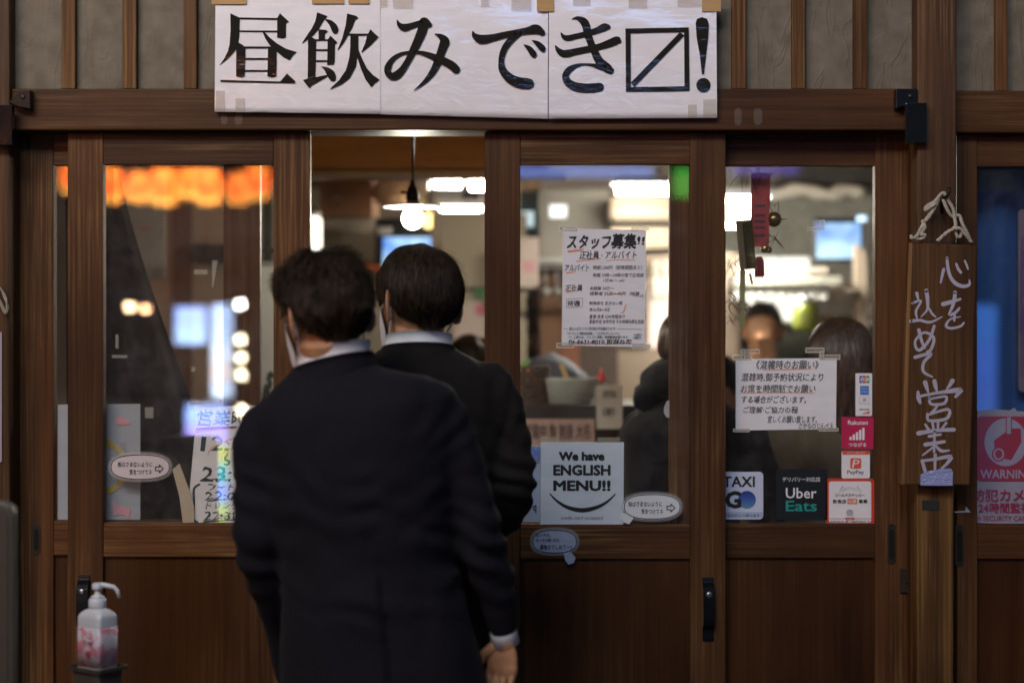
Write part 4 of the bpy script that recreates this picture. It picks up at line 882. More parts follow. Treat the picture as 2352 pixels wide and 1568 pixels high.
# wall-mounted things seen through the opening
def panel_thing(name, label, cat, u0, u1, v0, v1, y, mat, extra=None, th=.04, group=None):
    o = tag(pbox(name, u0, u1, v0, v1, y, th, mat, None, bevel=.006), label, cat, group)
    if extra: extra(o, y)
    return o
def cupboard(o, y, u0, u1, v0, v1):
    m = (u0 + u1) / 2
    pbox('cupboard_door', u0 + 2, m - 1, v0 + 2, v1 - 2, y - .012, .012, brown_p, o); pbox('cupboard_door', m + 1, u1 - 2, v0 + 2, v1 - 2, y - .012, .012, brown_p, o)
    pbox('knob', m - 8, m - 4, (v0 + v1) / 2, (v0 + v1) / 2 + 6, y - .03, .018, steel_m, o); pbox('knob', m + 4, m + 8, (v0 + v1) / 2, (v0 + v1) / 2 + 6, y - .03, .018, steel_m, o)
panel_thing('wall_cupboard', 'brown wooden wall cupboard high at the left inside the opening', 'cupboard', 690, 858, 405, 498, 3.6, brown_p, lambda o, y: cupboard(o, y, 690, 858, 405, 498), .3)
panel_thing('grey_partition', 'plain warm grey wall board below the brown cupboard', 'partition', 560, 866, 498, 700, 3.7, grey_wall, lambda o, y: pbox('trim', 560, 866, 602, 608, y - .01, .01, dark_m, o))
tv = panel_thing('television', 'black television with glowing blue picture behind the second man', 'television', 862, 1003, 500, 648, 3.4, black_metal, None, .05)
pbox('screen', 880, 990, 545, 640, 3.396, .004, screen_m, tv, bevel=0); pbox('shelf_bracket', 900, 960, 648, 662, 3.4, .2, dark_m, tv)
pbox('label_strip', 868, 900, 522, 538, 3.39, .006, steel_m, tv)
fr = panel_thing('refrigerator', 'tall beige enamel refrigerator at the right inside the opening', 'refrigerator', 1006, 1210, 490, 1560, 3.0, beige_m, None, .6)
pbox('door_seam', 1006, 1210, 660, 668, 2.994, .006, dark_m, fr); pbox('door_handle', 1014, 1022, 560, 640, 2.96, .04, cream_m, fr); pbox('edge_trim', 992, 1006, 485, 700, 2.99, .1, cream_m, fr)
pbox('taped_paper', 1040, 1110, 692, 806, 2.985, .002, pinkpaper, fr); pbox('green_magnet', 1092, 1112, 664, 682, 2.98, .006, green_p, fr); pbox('pink_magnet', 1092, 1114, 700, 722, 2.98, .006, flatcol('hot_pink', (.7, .18, .28)), fr)
yl = thing('yellow_lantern', 'small yellow glowing lamp right of the round bulb', 'lamp', tuple(Wp(985, 505, 3.1)))
vs, fs = sphere_mesh(Wp(985, 506, 3.1), (.035, .035, .035), 16, 10); put('globe', vs, fs, lamp_mat('yellow_glow', (1, .72, .25), 2.2), yl, smooth=True)
tube('stem', [Wp(985, 492, 3.1), Wp(985, 440, 3.1)], .006, black_metal, yl, n=8)
wl_ = thing('wall_lamp', 'narrow frosted white wall lamp at the left edge of the opening', 'lamp', tuple(Wp(722, 560, 2.6)))
lathe('frosted_tube', tuple(Wp(722, 590, 2.6)), [(.022, 0), (.03, .01), (.03, .15), (.02, .165)], lamp_mat('frosted_glow', (1, .93, .78), 1.6), wl_); lathe('cap', tuple(Wp(722, 500, 2.6)), [(.02, 0), (.028, .02), (.01, .05)], steel_m, wl_); pbox('back_plate', 712, 732, 430, 660, 2.66, .02, grey_wall, wl_)
rl_ = thing('orange_rail', 'thin orange plastic rail between the two men at head height', 'rail', tuple(Wp(838, 614, 3.0)))
pbox('bar', 780, 882, 609, 620, 3.0, .02, flatcol('bright_orange', (.75, .14, .02)), rl_); pbox('bar_end', 776, 782, 605, 626, 3.0, .03, dark_m, rl_)
ex_ = thing('extractor', 'steel extractor unit with light patches above the beige refrigerator', 'extractor hood', tuple(Wp(1040, 455, 3.3)))
prism('hood_body', [(985, 430), (1108, 436), (1104, 470), (1000, 470)], 3.3, .4, steel_m, ex_, bevel=.01); pbox('filter', 1010, 1060, 440, 466, 3.29, .01, white_plastic, ex_); pbox('filter', 1064, 1100, 440, 466, 3.29, .01, dark_m, ex_); pbox('duct', 960, 985, 415, 470, 3.3, .2, cream_m, ex_)
vs, fs = sphere_mesh(Wp(905, 440, 3.35), (.10, .08, .08), 16, 10)
lp = thing('paper_globe', 'dull brown paper lampshade just above the flat pendant shade', 'lampshade', tuple(Wp(905, 440, 3.35)))
put('shade', vs, fs, plain('kraft_paper', (.42, .26, .16), .8), lp, smooth=True); tube('cord', [Wp(905, 425, 3.35), Wp(905, 380, 3.35)], .004, black_metal, lp, n=6)
# --- behind the second sliding door (door C)
hd = thing('range_hood', 'large grey steel range hood behind the left half of the door C glass'.replace('door C', 'poster door'), 'range hood', tuple(Wp(1320, 500, 2.9)))
prism('canopy', [(1240, 432), (1402, 430), (1402, 600), (1236, 600)], 2.9, .7, plain('hood_grey', (.30, .28, .25), .5, .1, scale=4), hd, bevel=.01)
pbox('lit_patch', 1262, 1302, 470, 500, 2.895, .006, lamp_mat('patch_glow', (.9, .95, 1), .8), hd); pbox('lip', 1234, 1404, 592, 604, 2.86, .05, steel_m, hd)  # lit blob on the hood, put in as a glowing patch
prism('side_sheet', [(1195, 440), (1240, 440), (1240, 620), (1195, 620)], 3.1, .05, plain('teal_sheet', (.06, .11, .11), .5), hd); pbox('lit_patch', 1196, 1226, 486, 520, 3.08, .01, lamp_mat('patch_glow2', (.75, .95, 1), .6), hd)  # light blob on the sheet, also a glowing patch rather than a lamp
ac = thing('air_conditioner', 'cream wall air conditioner under the broad glaring light', 'air conditioner', tuple(Wp(1475, 480, 2.6)))
pbox('body', 1400, 1600, 448, 508, 2.6, .22, cream_m, ac, bevel=.02); pbox('louvre', 1404, 1596, 509, 518, 2.62, .1, dark_m, ac); pbox('lower_cover', 1400, 1600, 520, 574, 2.62, .2, cream_m, ac, bevel=.015); pbox('gap', 1400, 1600, 575, 582, 2.64, .1, dark_m, ac)
for k_, v in enumerate((455, 470)): pbox('vent_line', 1410, 1590, v, v + 2, 2.596, .004, grey_wall, ac)
panel_thing('tall_cabinet', 'tall dark brown cabinet behind the staff wanted notice', 'cabinet', 1236, 1420, 604, 1300, 3.0, plain('dark_cabinet', (.055, .033, .022), .6), lambda o, y: [pbox('cabinet_door', 1240, 1285, 610, 1290, y - .012, .012, brown_p, o), pbox('cabinet_door', 1289, 1330, 690, 1290, y - .012, .012, plain('red_brown_board', (.20, .07, .035), .6), o)], .4)
panel_thing('cream_wall_board', 'cream wall board under the air conditioner at the right of the notice', 'wall board', 1405, 1700, 582, 1300, 3.1, plain('pinkish_wall', (.22, .165, .12), .8, scale=4), lambda o, y: [pbox('paper', 1490, 1540, 640, 800, y - .004, .004, pinkpaper, o), pbox('dark_strip', 1420, 1490, 600, 800, y - .01, .01, plain('brown_strip', (.12, .08, .055), .7), o)])
panel_thing('menu_sheet', 'pinkish menu sheet at the left edge of the poster door glass', 'menu sheet', 1190, 1238, 545, 660, 2.8, pinkpaper, lambda o, y: pbox('red_print', 1200, 1228, 600, 625, y - .002, .002, pink_p, o), .005)
panel_thing('dark_shelf_unit', 'dark shelf unit below the pinkish menu sheet', 'shelf', 1150, 1240, 662, 1240, 3.3, plain('dark_shelf', (.07, .055, .04), .7), lambda o, y: [pbox('shelf_board', 1150, 1240, v, v + 6, y - .1, .1, brown_p, o) for v in (700, 760, 820)])
# counter with tub, basket, menu
ct = thing('counter', 'wooden counter with a row of menu papers along its front behind the English poster', 'counter', tuple(Wp(1300, 960, 1.25)))
pbox('counter_top', 1100, 1700, 930, 962, 1.15, .6, plain('dark_counter', (.035, .025, .018), .4), ct); pbox('counter_front', 1100, 1700, 962, 1500, 1.2, .04, brown_p, ct)
mp_ = tag(pbox('menu_strip', 1190, 1366, 962, 1030, 1.14, .004, plain('pink_strip', (.50, .34, .28), .8), None), 'pinkish strip of paper with blurred brush words on the counter front', 'menu strip')
text('営業中 魚 刺身 大名', 1205, 1355, 972, 1008, 1.137, plain('faded_ink', (.16, .10, .09), .8), mp_, bold=.03)
ms = tag(pbox('menu_card', 1370, 1430, 884, 985, 1.12, .004, plain('white_card', (.55, .53, .46), .8), None), 'white menu card with small blurred writing beside the tub', 'menu card')
text(['日本酒', '焼酎', '梅酒'] and 'おすすめ', 1385, 1415, 895, 915, 1.117, plain('faded_ink2', (.10, .09, .08), .8), ms, bold=.02); text('日替り', 1385, 1412, 935, 955, 1.117, soft_ink_m, ms, bold=.02)
tb = thing('serving_tub', 'oval white plastic tub with a wooden spatula in it on the counter', 'tub', tuple(Wp(1310, 935, 1.25)))
kk = (1.3 + CAM_D) / F; ctr = Wp(1308, 932, 1.3)
lathe('tub_body', tuple(ctr), [(44 * kk, 0), (50 * kk, .004), (60 * kk, 48 * kk), (66 * kk, 60 * kk), (66 * kk, 64 * kk), (58 * kk, 64 * kk), (54 * kk, 52 * kk)], plain('grey_white_plastic', (.50, .54, .50), .4), tb, n=32, sy=.7)
prism('spatula', [(1284, 838), (1294, 836), (1312, 880), (1302, 884)], 1.3, .008, plain('pale_wood', (.60, .42, .18), .6), tb); prism('spatula', [(1205, 838), (1212, 836), (1232, 876), (1222, 880)], 1.32, .008, plain('orange_wood', (.50, .22, .08), .6), tb)
bt = thing('sauce_bottle', 'small bottle with red nozzle behind the white tub', 'bottle', tuple(Wp(1381, 900, 1.35)))
lathe('bottle_body', tuple(Wp(1381, 935, 1.35)), [(.022, 0), (.024, .01), (.024, .06), (.012, .08)], pinkpaper, bt); lathe('nozzle', tuple(Wp(1381, 876, 1.35)), [(.016, 0), (.014, .012), (.006, .03), (.002, .045)], flatcol('nozzle_red', (.8, .04, .03)), bt)
bs = thing('woven_basket', 'dark woven basket at the left edge of the poster door glass', 'basket', tuple(Wp(1222, 930, 1.3)))
wick = plain('dark_wicker', (.10, .06, .04), .7, var=.3)
for r_ in range(9):
    z = Wp(0, 924 - r_ * 10, 1.3).z; ring = [(Wp(1212, 0, 1.3).x + 48 * kk * cos(a * pi / 16), 1.3 + .05 * sin(a * pi / 16), z + .004 * (-1) ** (a + r_)) for a in range(33)]
    tube('wicker_ring', ring, .0055, wick, bs, n=6)
parts = [tube_mesh([(Wp(1212, 0, 1.3).x + 49 * kk * cos(a * pi / 9), 1.3 + .051 * sin(a * pi / 9), Wp(0, 930, 1.3).z), (Wp(1212, 0, 1.3).x + 49 * kk * cos(a * pi / 9), 1.3 + .051 * sin(a * pi / 9), Wp(0, 842, 1.3).z)], .004, 5) for a in range(18)]
put('wicker_stake', *merge(parts), wick, bs)
lathe('basket_base', tuple(Wp(1212, 930, 1.3)), [(.06, 0), (.062, .006)], wick, bs, sy=.8)
cl = thing('fish_bundle', 'blue grey cloth bundle heaped behind the tub and basket', 'cloth', tuple(Wp(1275, 870, 1.6)))
vs, fs = sphere_mesh((0, 0, 0), 1, 28, 16); c = Wp(1272, 872, 1.6); kq = (1.6 + CAM_D) / F
vs = [(c.x + v[0] * 78 * kq + .012 * noise.noise(Vector(v) * 2.2), c.y + v[1] * .12, c.z + v[2] * (62 if v[2] > 0 else 40) * kq * (1 - .5 * max(0, v[0])) + .01 * noise.noise(Vector(v) * 4)) for v in vs]
put('cloth_folds', vs, fs, plain('blue_grey_cloth', (.10, .11, .15), .8, bump=.4), cl, smooth=True)
parts = [sphere_mesh(Wp(1210, 850, 1.58), (.02, .02, .04), 10, 8)]; put('green_leaf', *merge(parts), flatcol('leaf_green', (.10, .5, .05)), cl, smooth=True)
# --- behind the right-hand door (door D)
wallg = panel_thing('tiled_back_wall', 'grey speckled wall behind the hanging charm', 'wall board', 1600, 2120, 330, 900, 4.2, plain('speckled_grey', (.24, .23, .19), .7, var=.25, scale=26), lambda o, y: [pbox('pale_beam', 1700, 1990, 430, 446, y - .06, .06, cream_m, o), pbox('dark_beam', 1790, 2120, 385, 424, y - .10, .10, dark_m, o), pbox('dark_beam', 1700, 1790, 380, 428, y - .12, .10, plain('brown_beam', (.10, .08, .06), .7), o)])
cloth_w = plain('white_rag', (.60, .55, .45), .8)
V = []; pa = []
P = [Wp(1755 + i * 14, 440 + 7 * sin(i * .8) + (4 if i > 10 else 0), 3.9) for i in range(17)]
tag(tube('draped_pipe', P, [.028 + .006 * sin(i * 1.7) for i in range(17)], cloth_w, None, n=12), 'wavy pale wrapped pipe running below the dark ceiling beam', 'pipe')
bright = panel_thing('lit_wall_panel', 'bright white tiled panel glowing behind the red tassel', 'wall panel', 1640, 1860, 590, 740, 3.7, lamp_mat('lit_tile_glow', (.92, .95, .86), .55), lambda o, y: [pbox('joint', u, u + 2, 590, 740, y - .002, .004, grey_wall, o) for u in (1690, 1740, 1790)])  # emission stands in for lamp light on the tiles
tv2 = panel_thing('monitor', 'blue glowing monitor on the wall at the right of the charm', 'monitor', 1870, 1984, 500, 602, 3.3, black_metal, None, .06)
pbox('screen', 1876, 1978, 512, 594, 3.296, .004, screen_m, tv2, bevel=0); pbox('bezel_light', 1968, 1990, 496, 508, 3.29, .006, lamp_mat('blue_dot_glow', (.5, .75, 1), 1.3), tv2)
tag(prism('wall_shelf_upright', [(1965, 560), (1990, 580), (1994, 900), (1968, 900)], 2.9, .06, cream_m, None), 'beige upright of a shelf right of the blue monitor', 'upright')
sh = thing('glass_shelf', 'pale shelf with a row of upturned glasses above the customers', 'shelf', tuple(Wp(1830, 650, 2.8)))
pbox('shelf_board', 1690, 1934, 634, 654, 2.8, .25, plain('pale_shelf', (.42, .41, .34), .5), sh); pbox('shelf_rail', 1690, 1900, 612, 628, 3.0, .05, plain('pale_rail', (.40, .34, .28), .5), sh)
gm = plain('drinking_glass', (.60, .60, .56), .15, coat=.5)
gsh = None
for i in range(9):
    u = 1700 + i * 24
    prof = [(.030, .0), (.031, .004), (.024, .06), (.022, .075), (.02, .075)]
    o = lathe('drinking_glass', tuple(Wp(u, 690, 2.85)), prof, gm, None, n=16)
    tag(o, 'one of the blurred upturned glasses hanging in a row under the pale shelf', 'glass', 'upturned glasses under the shelf')
gb = thing('green_bottle', 'squat yellow green bottle with white cap at the right end of the glasses', 'bottle', tuple(Wp(1850, 745, 2.5)))
lathe('bottle_body', tuple(Wp(1852, 760, 2.5)), [(.05, 0), (.055, .02), (.05, .09), (.034, .11)], flatcol('lime', (.35, .42, .06)), gb); lathe('cap', tuple(Wp(1850, 706, 2.5)), [(.034, 0), (.034, .03), (.026, .045)], white_plastic, gb)
tag(pbox('steel_cabinet', 1640, 1720, 690, 1300, 3.4, .4, plain('dull_beige', (.26, .23, .17), .6), None), 'dull beige cabinet face at the left edge of the right door glass', 'cabinet')
pbox('cabinet_seam', 1640, 1720, 900, 906, 3.39, .01, dark_m, bpy.data.objects['steel_cabinet'])
tag(pbox('back_counter', 1740, 2130, 740, 1300, 3.6, .4, plain('dark_green_brown', (.07, .075, .05), .7), None), 'dark counter front deep behind the customers', 'counter')
pbox('counter_lip', 1740, 2130, 736, 746, 3.55, .05, steel_m, bpy.data.objects['back_counter'])
fd = thing('food_plate', 'bright plate of salad and red garnish low at the right door glass', 'plate', tuple(Wp(1735, 1075, .9)))
pc = Wp(1738, 1082, .95); lathe('dish', tuple(pc), [(.03, 0), (.05, .006), (.065, .016), (.06, .016)], white_plastic, fd, n=24)
for i in range(14):
    vs, fs = sphere_mesh((pc.x + random.uniform(-.04, .04), pc.y + random.uniform(-.03, .03), pc.z + .02 + random.random() * .02), (.014, .014, .011), 8, 6)
    put('garnish', vs, fs, (flatcol('salad_green', (.25, .4, .05)) if i % 3 == 0 else flatcol('shrimp', (.8, .35, .22)) if i % 3 == 1 else cream_m), fd, smooth=True)
tag(box('table', .66, 1.2, .85, 1.25, Wp(0, 1086, .9).z - .03, Wp(0, 1086, .9).z, brown_p, None), 'brown table edge under the salad plate', 'table')
for x in (.70, 1.16):
    for yy in (.9, 1.2): tube('leg', [(x, yy, Wp(0, 1086, .9).z - .03), (x, yy, .03)], .02, brown_p, bpy.data.objects['table'], n=8)
# --- behind the left doors
cw = panel_thing('paper_menu_board', 'pale menu board hanging behind the left door glass', 'menu board', 290, 380, 395, 640, 1.6, plain('pale_board', (.50, .44, .38), .8, var=.1), lambda o, y: [pbox('red_print', 318, 345, 520, 532, y - .003, .003, pink_p, o)], .01)
panel_thing('side_wall_board', 'warm grey wall with brown edging behind the left door glass', 'wall board', 200, 660, 330, 1300, 3.0, plain('warm_side_wall', (.50, .43, .34), .8, scale=4), lambda o, y: [pbox('brown_strip', 395, 440, 330, 1300, y - .01, .01, brown_p, o), pbox('dark_shelf', 440, 520, 560, 600, y - .2, .2, dark_m, o)])
wp = panel_thing('white_notice_board', 'white board seen between the door stiles left of the opening', 'notice board', 592, 706, 608, 1000, 1.2, plain('board_white', (.62, .60, .54), .7, var=.06, scale=5), lambda o, y: pbox('board_rail', 590, 708, 600, 610, y - .01, .02, steel_m, o), .02)
pbox('board_rail', 590, 708, 570, 580, 1.19, .02, dark_m, wp)
tag(pbox('green_sign', 600, 625, 400, 600, 1.8, .02, plain('dark_green_board', (.05, .07, .05), .7), None), 'dark green board above the white notice board', 'board')
pbox('white_edge', 597, 603, 400, 600, 1.79, .01, cream_m, bpy.data.objects['green_sign'])
sf = thing('potted_sprig', 'dark sprig of leaves low in front of the white notice board', 'plant', tuple(Wp(612, 960, 1.0)))
parts = []
for i in range(26):
    t_ = i / 26; p = Wp(600 + 22 * t_ + random.uniform(-4, 4), 965 - 110 * t_, 1.0); a = random.uniform(0, 2 * pi)
    parts.append(sphere_mesh(p, (.012, .006, .007), 6, 5, Matrix.Rotation(a, 3, 'Y')))
put('leaves', *merge(parts), plain('dark_leaf', (.03, .04, .025), .6), sf, smooth=True); tube('stem', [Wp(598, 990, 1.0), Wp(610, 910, 1.0), Wp(624, 855, 1.0)], .003, straw_m, sf, n=6)
cu_m = plain('dark_brown_curtain', (.014, .010, .010), .9, var=.15, scale=20)
# dark curtain pulled aside with a slanting edge
V, Fc = [], []
nx, nz = 40, 30
for j in range(nz + 1):
    tt = j / nz; v = 378 + (1260 - 378) * tt
    ue = 285 + (max(0, v - 450) / 450) ** 1.15 * 145 if v > 450 else 270 + (v - 378) * .2
    ue = min(ue, 500)
    for i in range(nx + 1):
        s = i / nx; p = Wp(150 + (ue - 150) * s, v, .38); p.y += .02 * sin(s * 26 + tt * 2) * (.4 + .6 * tt); V.append(p)
n = len(V); V += [p + Vector((0, .004, 0)) for p in V]
for j in range(nz):
    for i in range(nx):
        a = j * (nx + 1) + i; f = (a, a + nx + 1, a + nx + 2, a + 1); Fc.append(f); Fc.append(tuple(x + n for x in reversed(f)))
cu = tag(put('side_curtain', V, Fc, cu_m, None, smooth=True), 'dark curtain with a slanting curved edge behind the left door glass', 'curtain')
tube('curtain_rod', [Wp(120, 372, .38), Wp(420, 372, .38)], .01, dark_m, cu, n=8)
# blue cloth behind the far right door
V, Fc = [], []
for j in range(13):
    for i in range(61):
        p = Wp(2215 + 580 * i / 60, 370 + (1230 - 370) * j / 12, .16); p.y += .012 * sin(i * .55 + j * .1); V.append(p)
n = len(V); V += [p + Vector((0, .004, 0)) for p in V]
for j in range(12):
    for i in range(60):
        a = j * 61 + i; f = (a, a + 61, a + 62, a + 1); Fc.append(f); Fc.append(tuple(x + n for x in reversed(f)))
bc = tag(put('blue_curtain', V, Fc, plain('deep_blue_cloth', (.018, .095, .30), .9, var=.1, scale=5), None, smooth=True), 'deep blue curtain hanging behind the far right door glass', 'curtain')
tube('curtain_rod', [Wp(2205, 372, .16), Wp(2810, 372, .16)], .008, dark_m, bc, n=8)
pc_ = tag(prism('paper_scroll', rrect(2339, 2420, 480, 900, 12), .13, .006, plain('mauve_paper', (.16, .13, .18), .8), None), 'mauve paper scroll with purple print at the right edge', 'scroll')
text('特別御予約', 2344, 2410, 540, 860, .127, plain('purple_print', (.12, .06, .20), .6), pc_, bold=.03)

# clutter of the room: paper menus in rows, bottles on shelves, hanging ladles
clut = random.Random(19)
words = ['刺身', '焼魚', '天ぷら', '日本酒', '焼酎', '生ビール', '唐揚', '牡蠣', '鯛', '鮪', '海老', '蛸']
def strip_row(lab, us, v0, v1, y, base):
    for i, u in enumerate(us):
        dv = clut.uniform(-5, 5); r = tag(pbox('menu_slip', u, u + 17, v0 + dv, v1 + dv, y, .003, plain('slip_paper', (.62, .55 + clut.uniform(-.05, .05), .46), .8), None), lab + ' numbered ' + str(i) if 0 else lab, 'menu slip', base)
        wd = words[i % 12]
        for j, chh in enumerate(wd): text(chh, u + 3, u + 14, v0 + dv + 6 + j * 15, v0 + dv + 18 + j * 15, y - .001, red_p if i % 4 == 2 else soft_ink_m, r, bold=.03)
strip_row('vertical paper menu slip pinned on the cream wall behind the poster door glass', [1500 + 24 * i for i in range(6)], 600, 680, 3.08, 'paper menu slips on the cream wall')
strip_row('vertical paper menu slip pinned on the wall left in the opening', [762 + 26 * i for i in range(4)], 612, 700, 3.66, 'paper menu slips in the opening')
bcol = [(.03, .06, .02), (.10, .035, .01), (.45, .42, .36), (.02, .03, .05), (.30, .12, .03)]
def bottle_at(u, v, y, i, lab, grp, h=.22):
    b_ = thing('sake_bottle', lab, 'bottle', tuple(Wp(u, v, y)), grp); c_ = tuple(Wp(u, v, y)); r_ = .03 + .006 * (i % 3)
    lathe('bottle_body', c_, [(r_ * .9, 0), (r_, .006), (r_, h * .6), (r_ * .4, h * .8), (r_ * .36, h)], plain('bottle_glass', bcol[i % 5], .15, coat=.5), b_, n=14)
    lathe('bottle_label', (c_[0], c_[1], c_[2] + h * .15), [(r_ * 1.02, 0), (r_ * 1.02, h * .3)], (pinkpaper, cream_m, gold_p)[i % 3], b_, n=14)
for i in range(5): bottle_at(1160 + i * 17, 700, 3.25, i, 'one of the blurred bottles on the upper board of the dark shelf unit', 'bottles on the dark shelf unit')
for i in range(5): bottle_at(1158 + i * 18, 820, 3.25, i + 2, 'one of the blurred bottles on the lower board of the dark shelf unit', 'bottles on the lower shelf')
for i in range(7): bottle_at(1880 + i * 17, 736, 3.62, i, 'one of the blurred bottles lined up on the dark back counter', 'bottles on the back counter', .16)
ld = thing('utensil_rack', 'steel rail with hanging ladles below the grey range hood', 'utensil rack', tuple(Wp(1320, 604, 2.85)))
pbox('rail', 1240, 1400, 612, 616, 2.85, .01, steel_m, ld)
for i in range(6):
    u = 1252 + i * 26; tube('ladle_handle', [Wp(u, 616, 2.85), Wp(u + 1, 664, 2.85)], .004, steel_m, ld, n=6); vs, fs = sphere_mesh(Wp(u + 1, 670, 2.85), (.022, .02, .018), 10, 8); put('ladle_bowl', vs, fs, steel_m, ld, smooth=True)
cb_ = tag(pbox('cardboard_box', 1195, 1245, 396, 436, 3.0, .3, plain('cardboard', (.30, .19, .10), .8), None), 'cardboard box stored high at the left of the range hood', 'box'); pbox('box_tape', 1217, 1223, 395, 436, 2.998, .002, masking_m, cb_)
# ================================================================ people
skin_m, t_, b_ = new_mat('skin'); ns = t_.nodes.new('ShaderNodeTexNoise'); ns.inputs['Scale'].default_value = 35; ns.inputs['Detail'].default_value = 6; cr = t_.nodes.new('ShaderNodeValToRGB'); tc = t_.nodes.new('ShaderNodeTexCoord')
t_.links.new(tc.outputs['Object'], ns.inputs['Vector']); t_.links.new(ns.outputs[0], cr.inputs[0]); t_.links.new(cr.outputs[0], b_.inputs['Base Color'])
cr.color_ramp.elements[0].position = .3; cr.color_ramp.elements[0].color = (.34, .155, .075, 1); cr.color_ramp.elements[1].position = .7; cr.color_ramp.elements[1].color = (.46, .24, .125, 1)
b_.inputs['Roughness'].default_value = .5; b_.inputs['Subsurface Weight'].default_value = .1; b_.inputs['Subsurface Radius'].default_value = (.012, .004, .002)
def cloth(name, col, weave=420, bump=.25, rough=.85, sheen=.1):
    m = plain(name, col, rough, var=.1, scale=14, sheen=sheen)
    t = m.node_tree; N, L = t.nodes, t.links; b = N['Principled BSDF']; co = N['Texture Coordinate']
    w = N.new('ShaderNodeTexNoise'); w.inputs['Scale'].default_value = weave; L.new(co.outputs['Object'], w.inputs['Vector'])
    w2 = N.new('ShaderNodeTexNoise'); w2.inputs['Scale'].default_value = 11; w2.inputs['Detail'].default_value = 3; w2.inputs['Distortion'].default_value = .5; L.new(co.outputs['Object'], w2.inputs['Vector'])
    a = N.new('ShaderNodeMath'); a.operation = 'MULTIPLY_ADD'; a.inputs[1].default_value = .08; L.new(w.outputs[0], a.inputs[0]); L.new(w2.outputs[0], a.inputs[2])
    bp = N.new('ShaderNodeBump'); bp.inputs['Strength'].default_value = bump; bp.inputs['Distance'].default_value = .012; L.new(a.outputs[0], bp.inputs['Height']); L.new(bp.outputs[0], b.inputs['Normal'])
    b.inputs['Specular IOR Level'].default_value = .2
    return m
suit1 = cloth('navy_black_wool', (.0058, .0054, .0100), sheen=.02, bump=.7); suit2 = cloth('charcoal_wool', (.0110, .0090, .0088), sheen=.02, bump=.5); shirt_m = cloth('white_shirt', (.90, .90, .93), bump=.05, sheen=0)
hair_m, t_, b_ = new_mat('black_hair'); b_.inputs['Base Color'].default_value = (.020, .012, .0075, 1); b_.inputs['Roughness'].default_value = .5; b_.inputs['Specular IOR Level'].default_value = .18
def streaks(t_, b_, c0, c1, nm):
    N, L = t_.nodes, t_.links; co = N.new('ShaderNodeTexCoord'); mp = N.new('ShaderNodeMapping'); mp.inputs['Scale'].default_value = (150, 150, 22); ns = N.new('ShaderNodeTexNoise'); ns.inputs['Scale'].default_value = 1; ns.inputs['Detail'].default_value = 4
    cr = N.new('ShaderNodeValToRGB'); cr.color_ramp.elements[0].position = .38; cr.color_ramp.elements[0].color = (*c0, 1); cr.color_ramp.elements[1].position = .66; cr.color_ramp.elements[1].color = (*c1, 1)
    L.new(co.outputs['Object'], mp.inputs[0]); L.new(mp.outputs[0], ns.inputs['Vector']); L.new(ns.outputs[0], cr.inputs[0]); L.new(cr.outputs[0], b_.inputs['Base Color'])
streaks(t_, b_, (.006, .004, .003), (.040, .024, .013), 'hair')
hair2_m, t_, b_ = new_mat('brown_hair'); b_.inputs['Base Color'].default_value = (.055, .024, .011, 1); b_.inputs['Roughness'].default_value = .34
streaks(t_, b_, (.018, .008, .004), (.10, .045, .02), 'brown')
mask_m = cloth('mask_fabric', (.74, .70, .70), bump=.15)
def ring_loft(rings, n=40, p=2.3):
    """rings: (z, cx, cy, rx, ry) -> closed body of rounded sections"""
    vs, fs = [], []
    for (z, cx, cy, rx, ry) in rings:
        for k in range(n):
            a = 2 * pi * k / n; c, s = cos(a), sin(a)
            vs.append((cx + rx * math.copysign(abs(c) ** (2 / p), c), cy + ry * math.copysign(abs(s) ** (2 / p), s), z))
    for i in range(len(rings) - 1):
        for k in range(n):
            a, b = i * n + k, i * n + (k + 1) % n; fs.append((a, a + n, b + n, b))
    fs.append(tuple(range(n))); fs.append(tuple(range(len(rings) * n - 1, (len(rings) - 1) * n - 1, -1)))
    return vs, fs
def limb(pts, rad, sub=4, n=16):
    q = catmull([(*p, r) for p, r in zip(pts, rad)], sub)
    P = [Vector(a[:3]) for a in q]; r = [a[3] for a in q]
    vs, fs = tube_mesh(P, r, n)
    parts = [(vs, fs), sphere_mesh(P[0], r[0] * .98, 14, 10), sphere_mesh(P[-1], r[-1] * .98, 14, 10)]
    return parts
def xf(parts, M): return [([M @ Vector(v) for v in vs], fs) for vs, fs in parts]
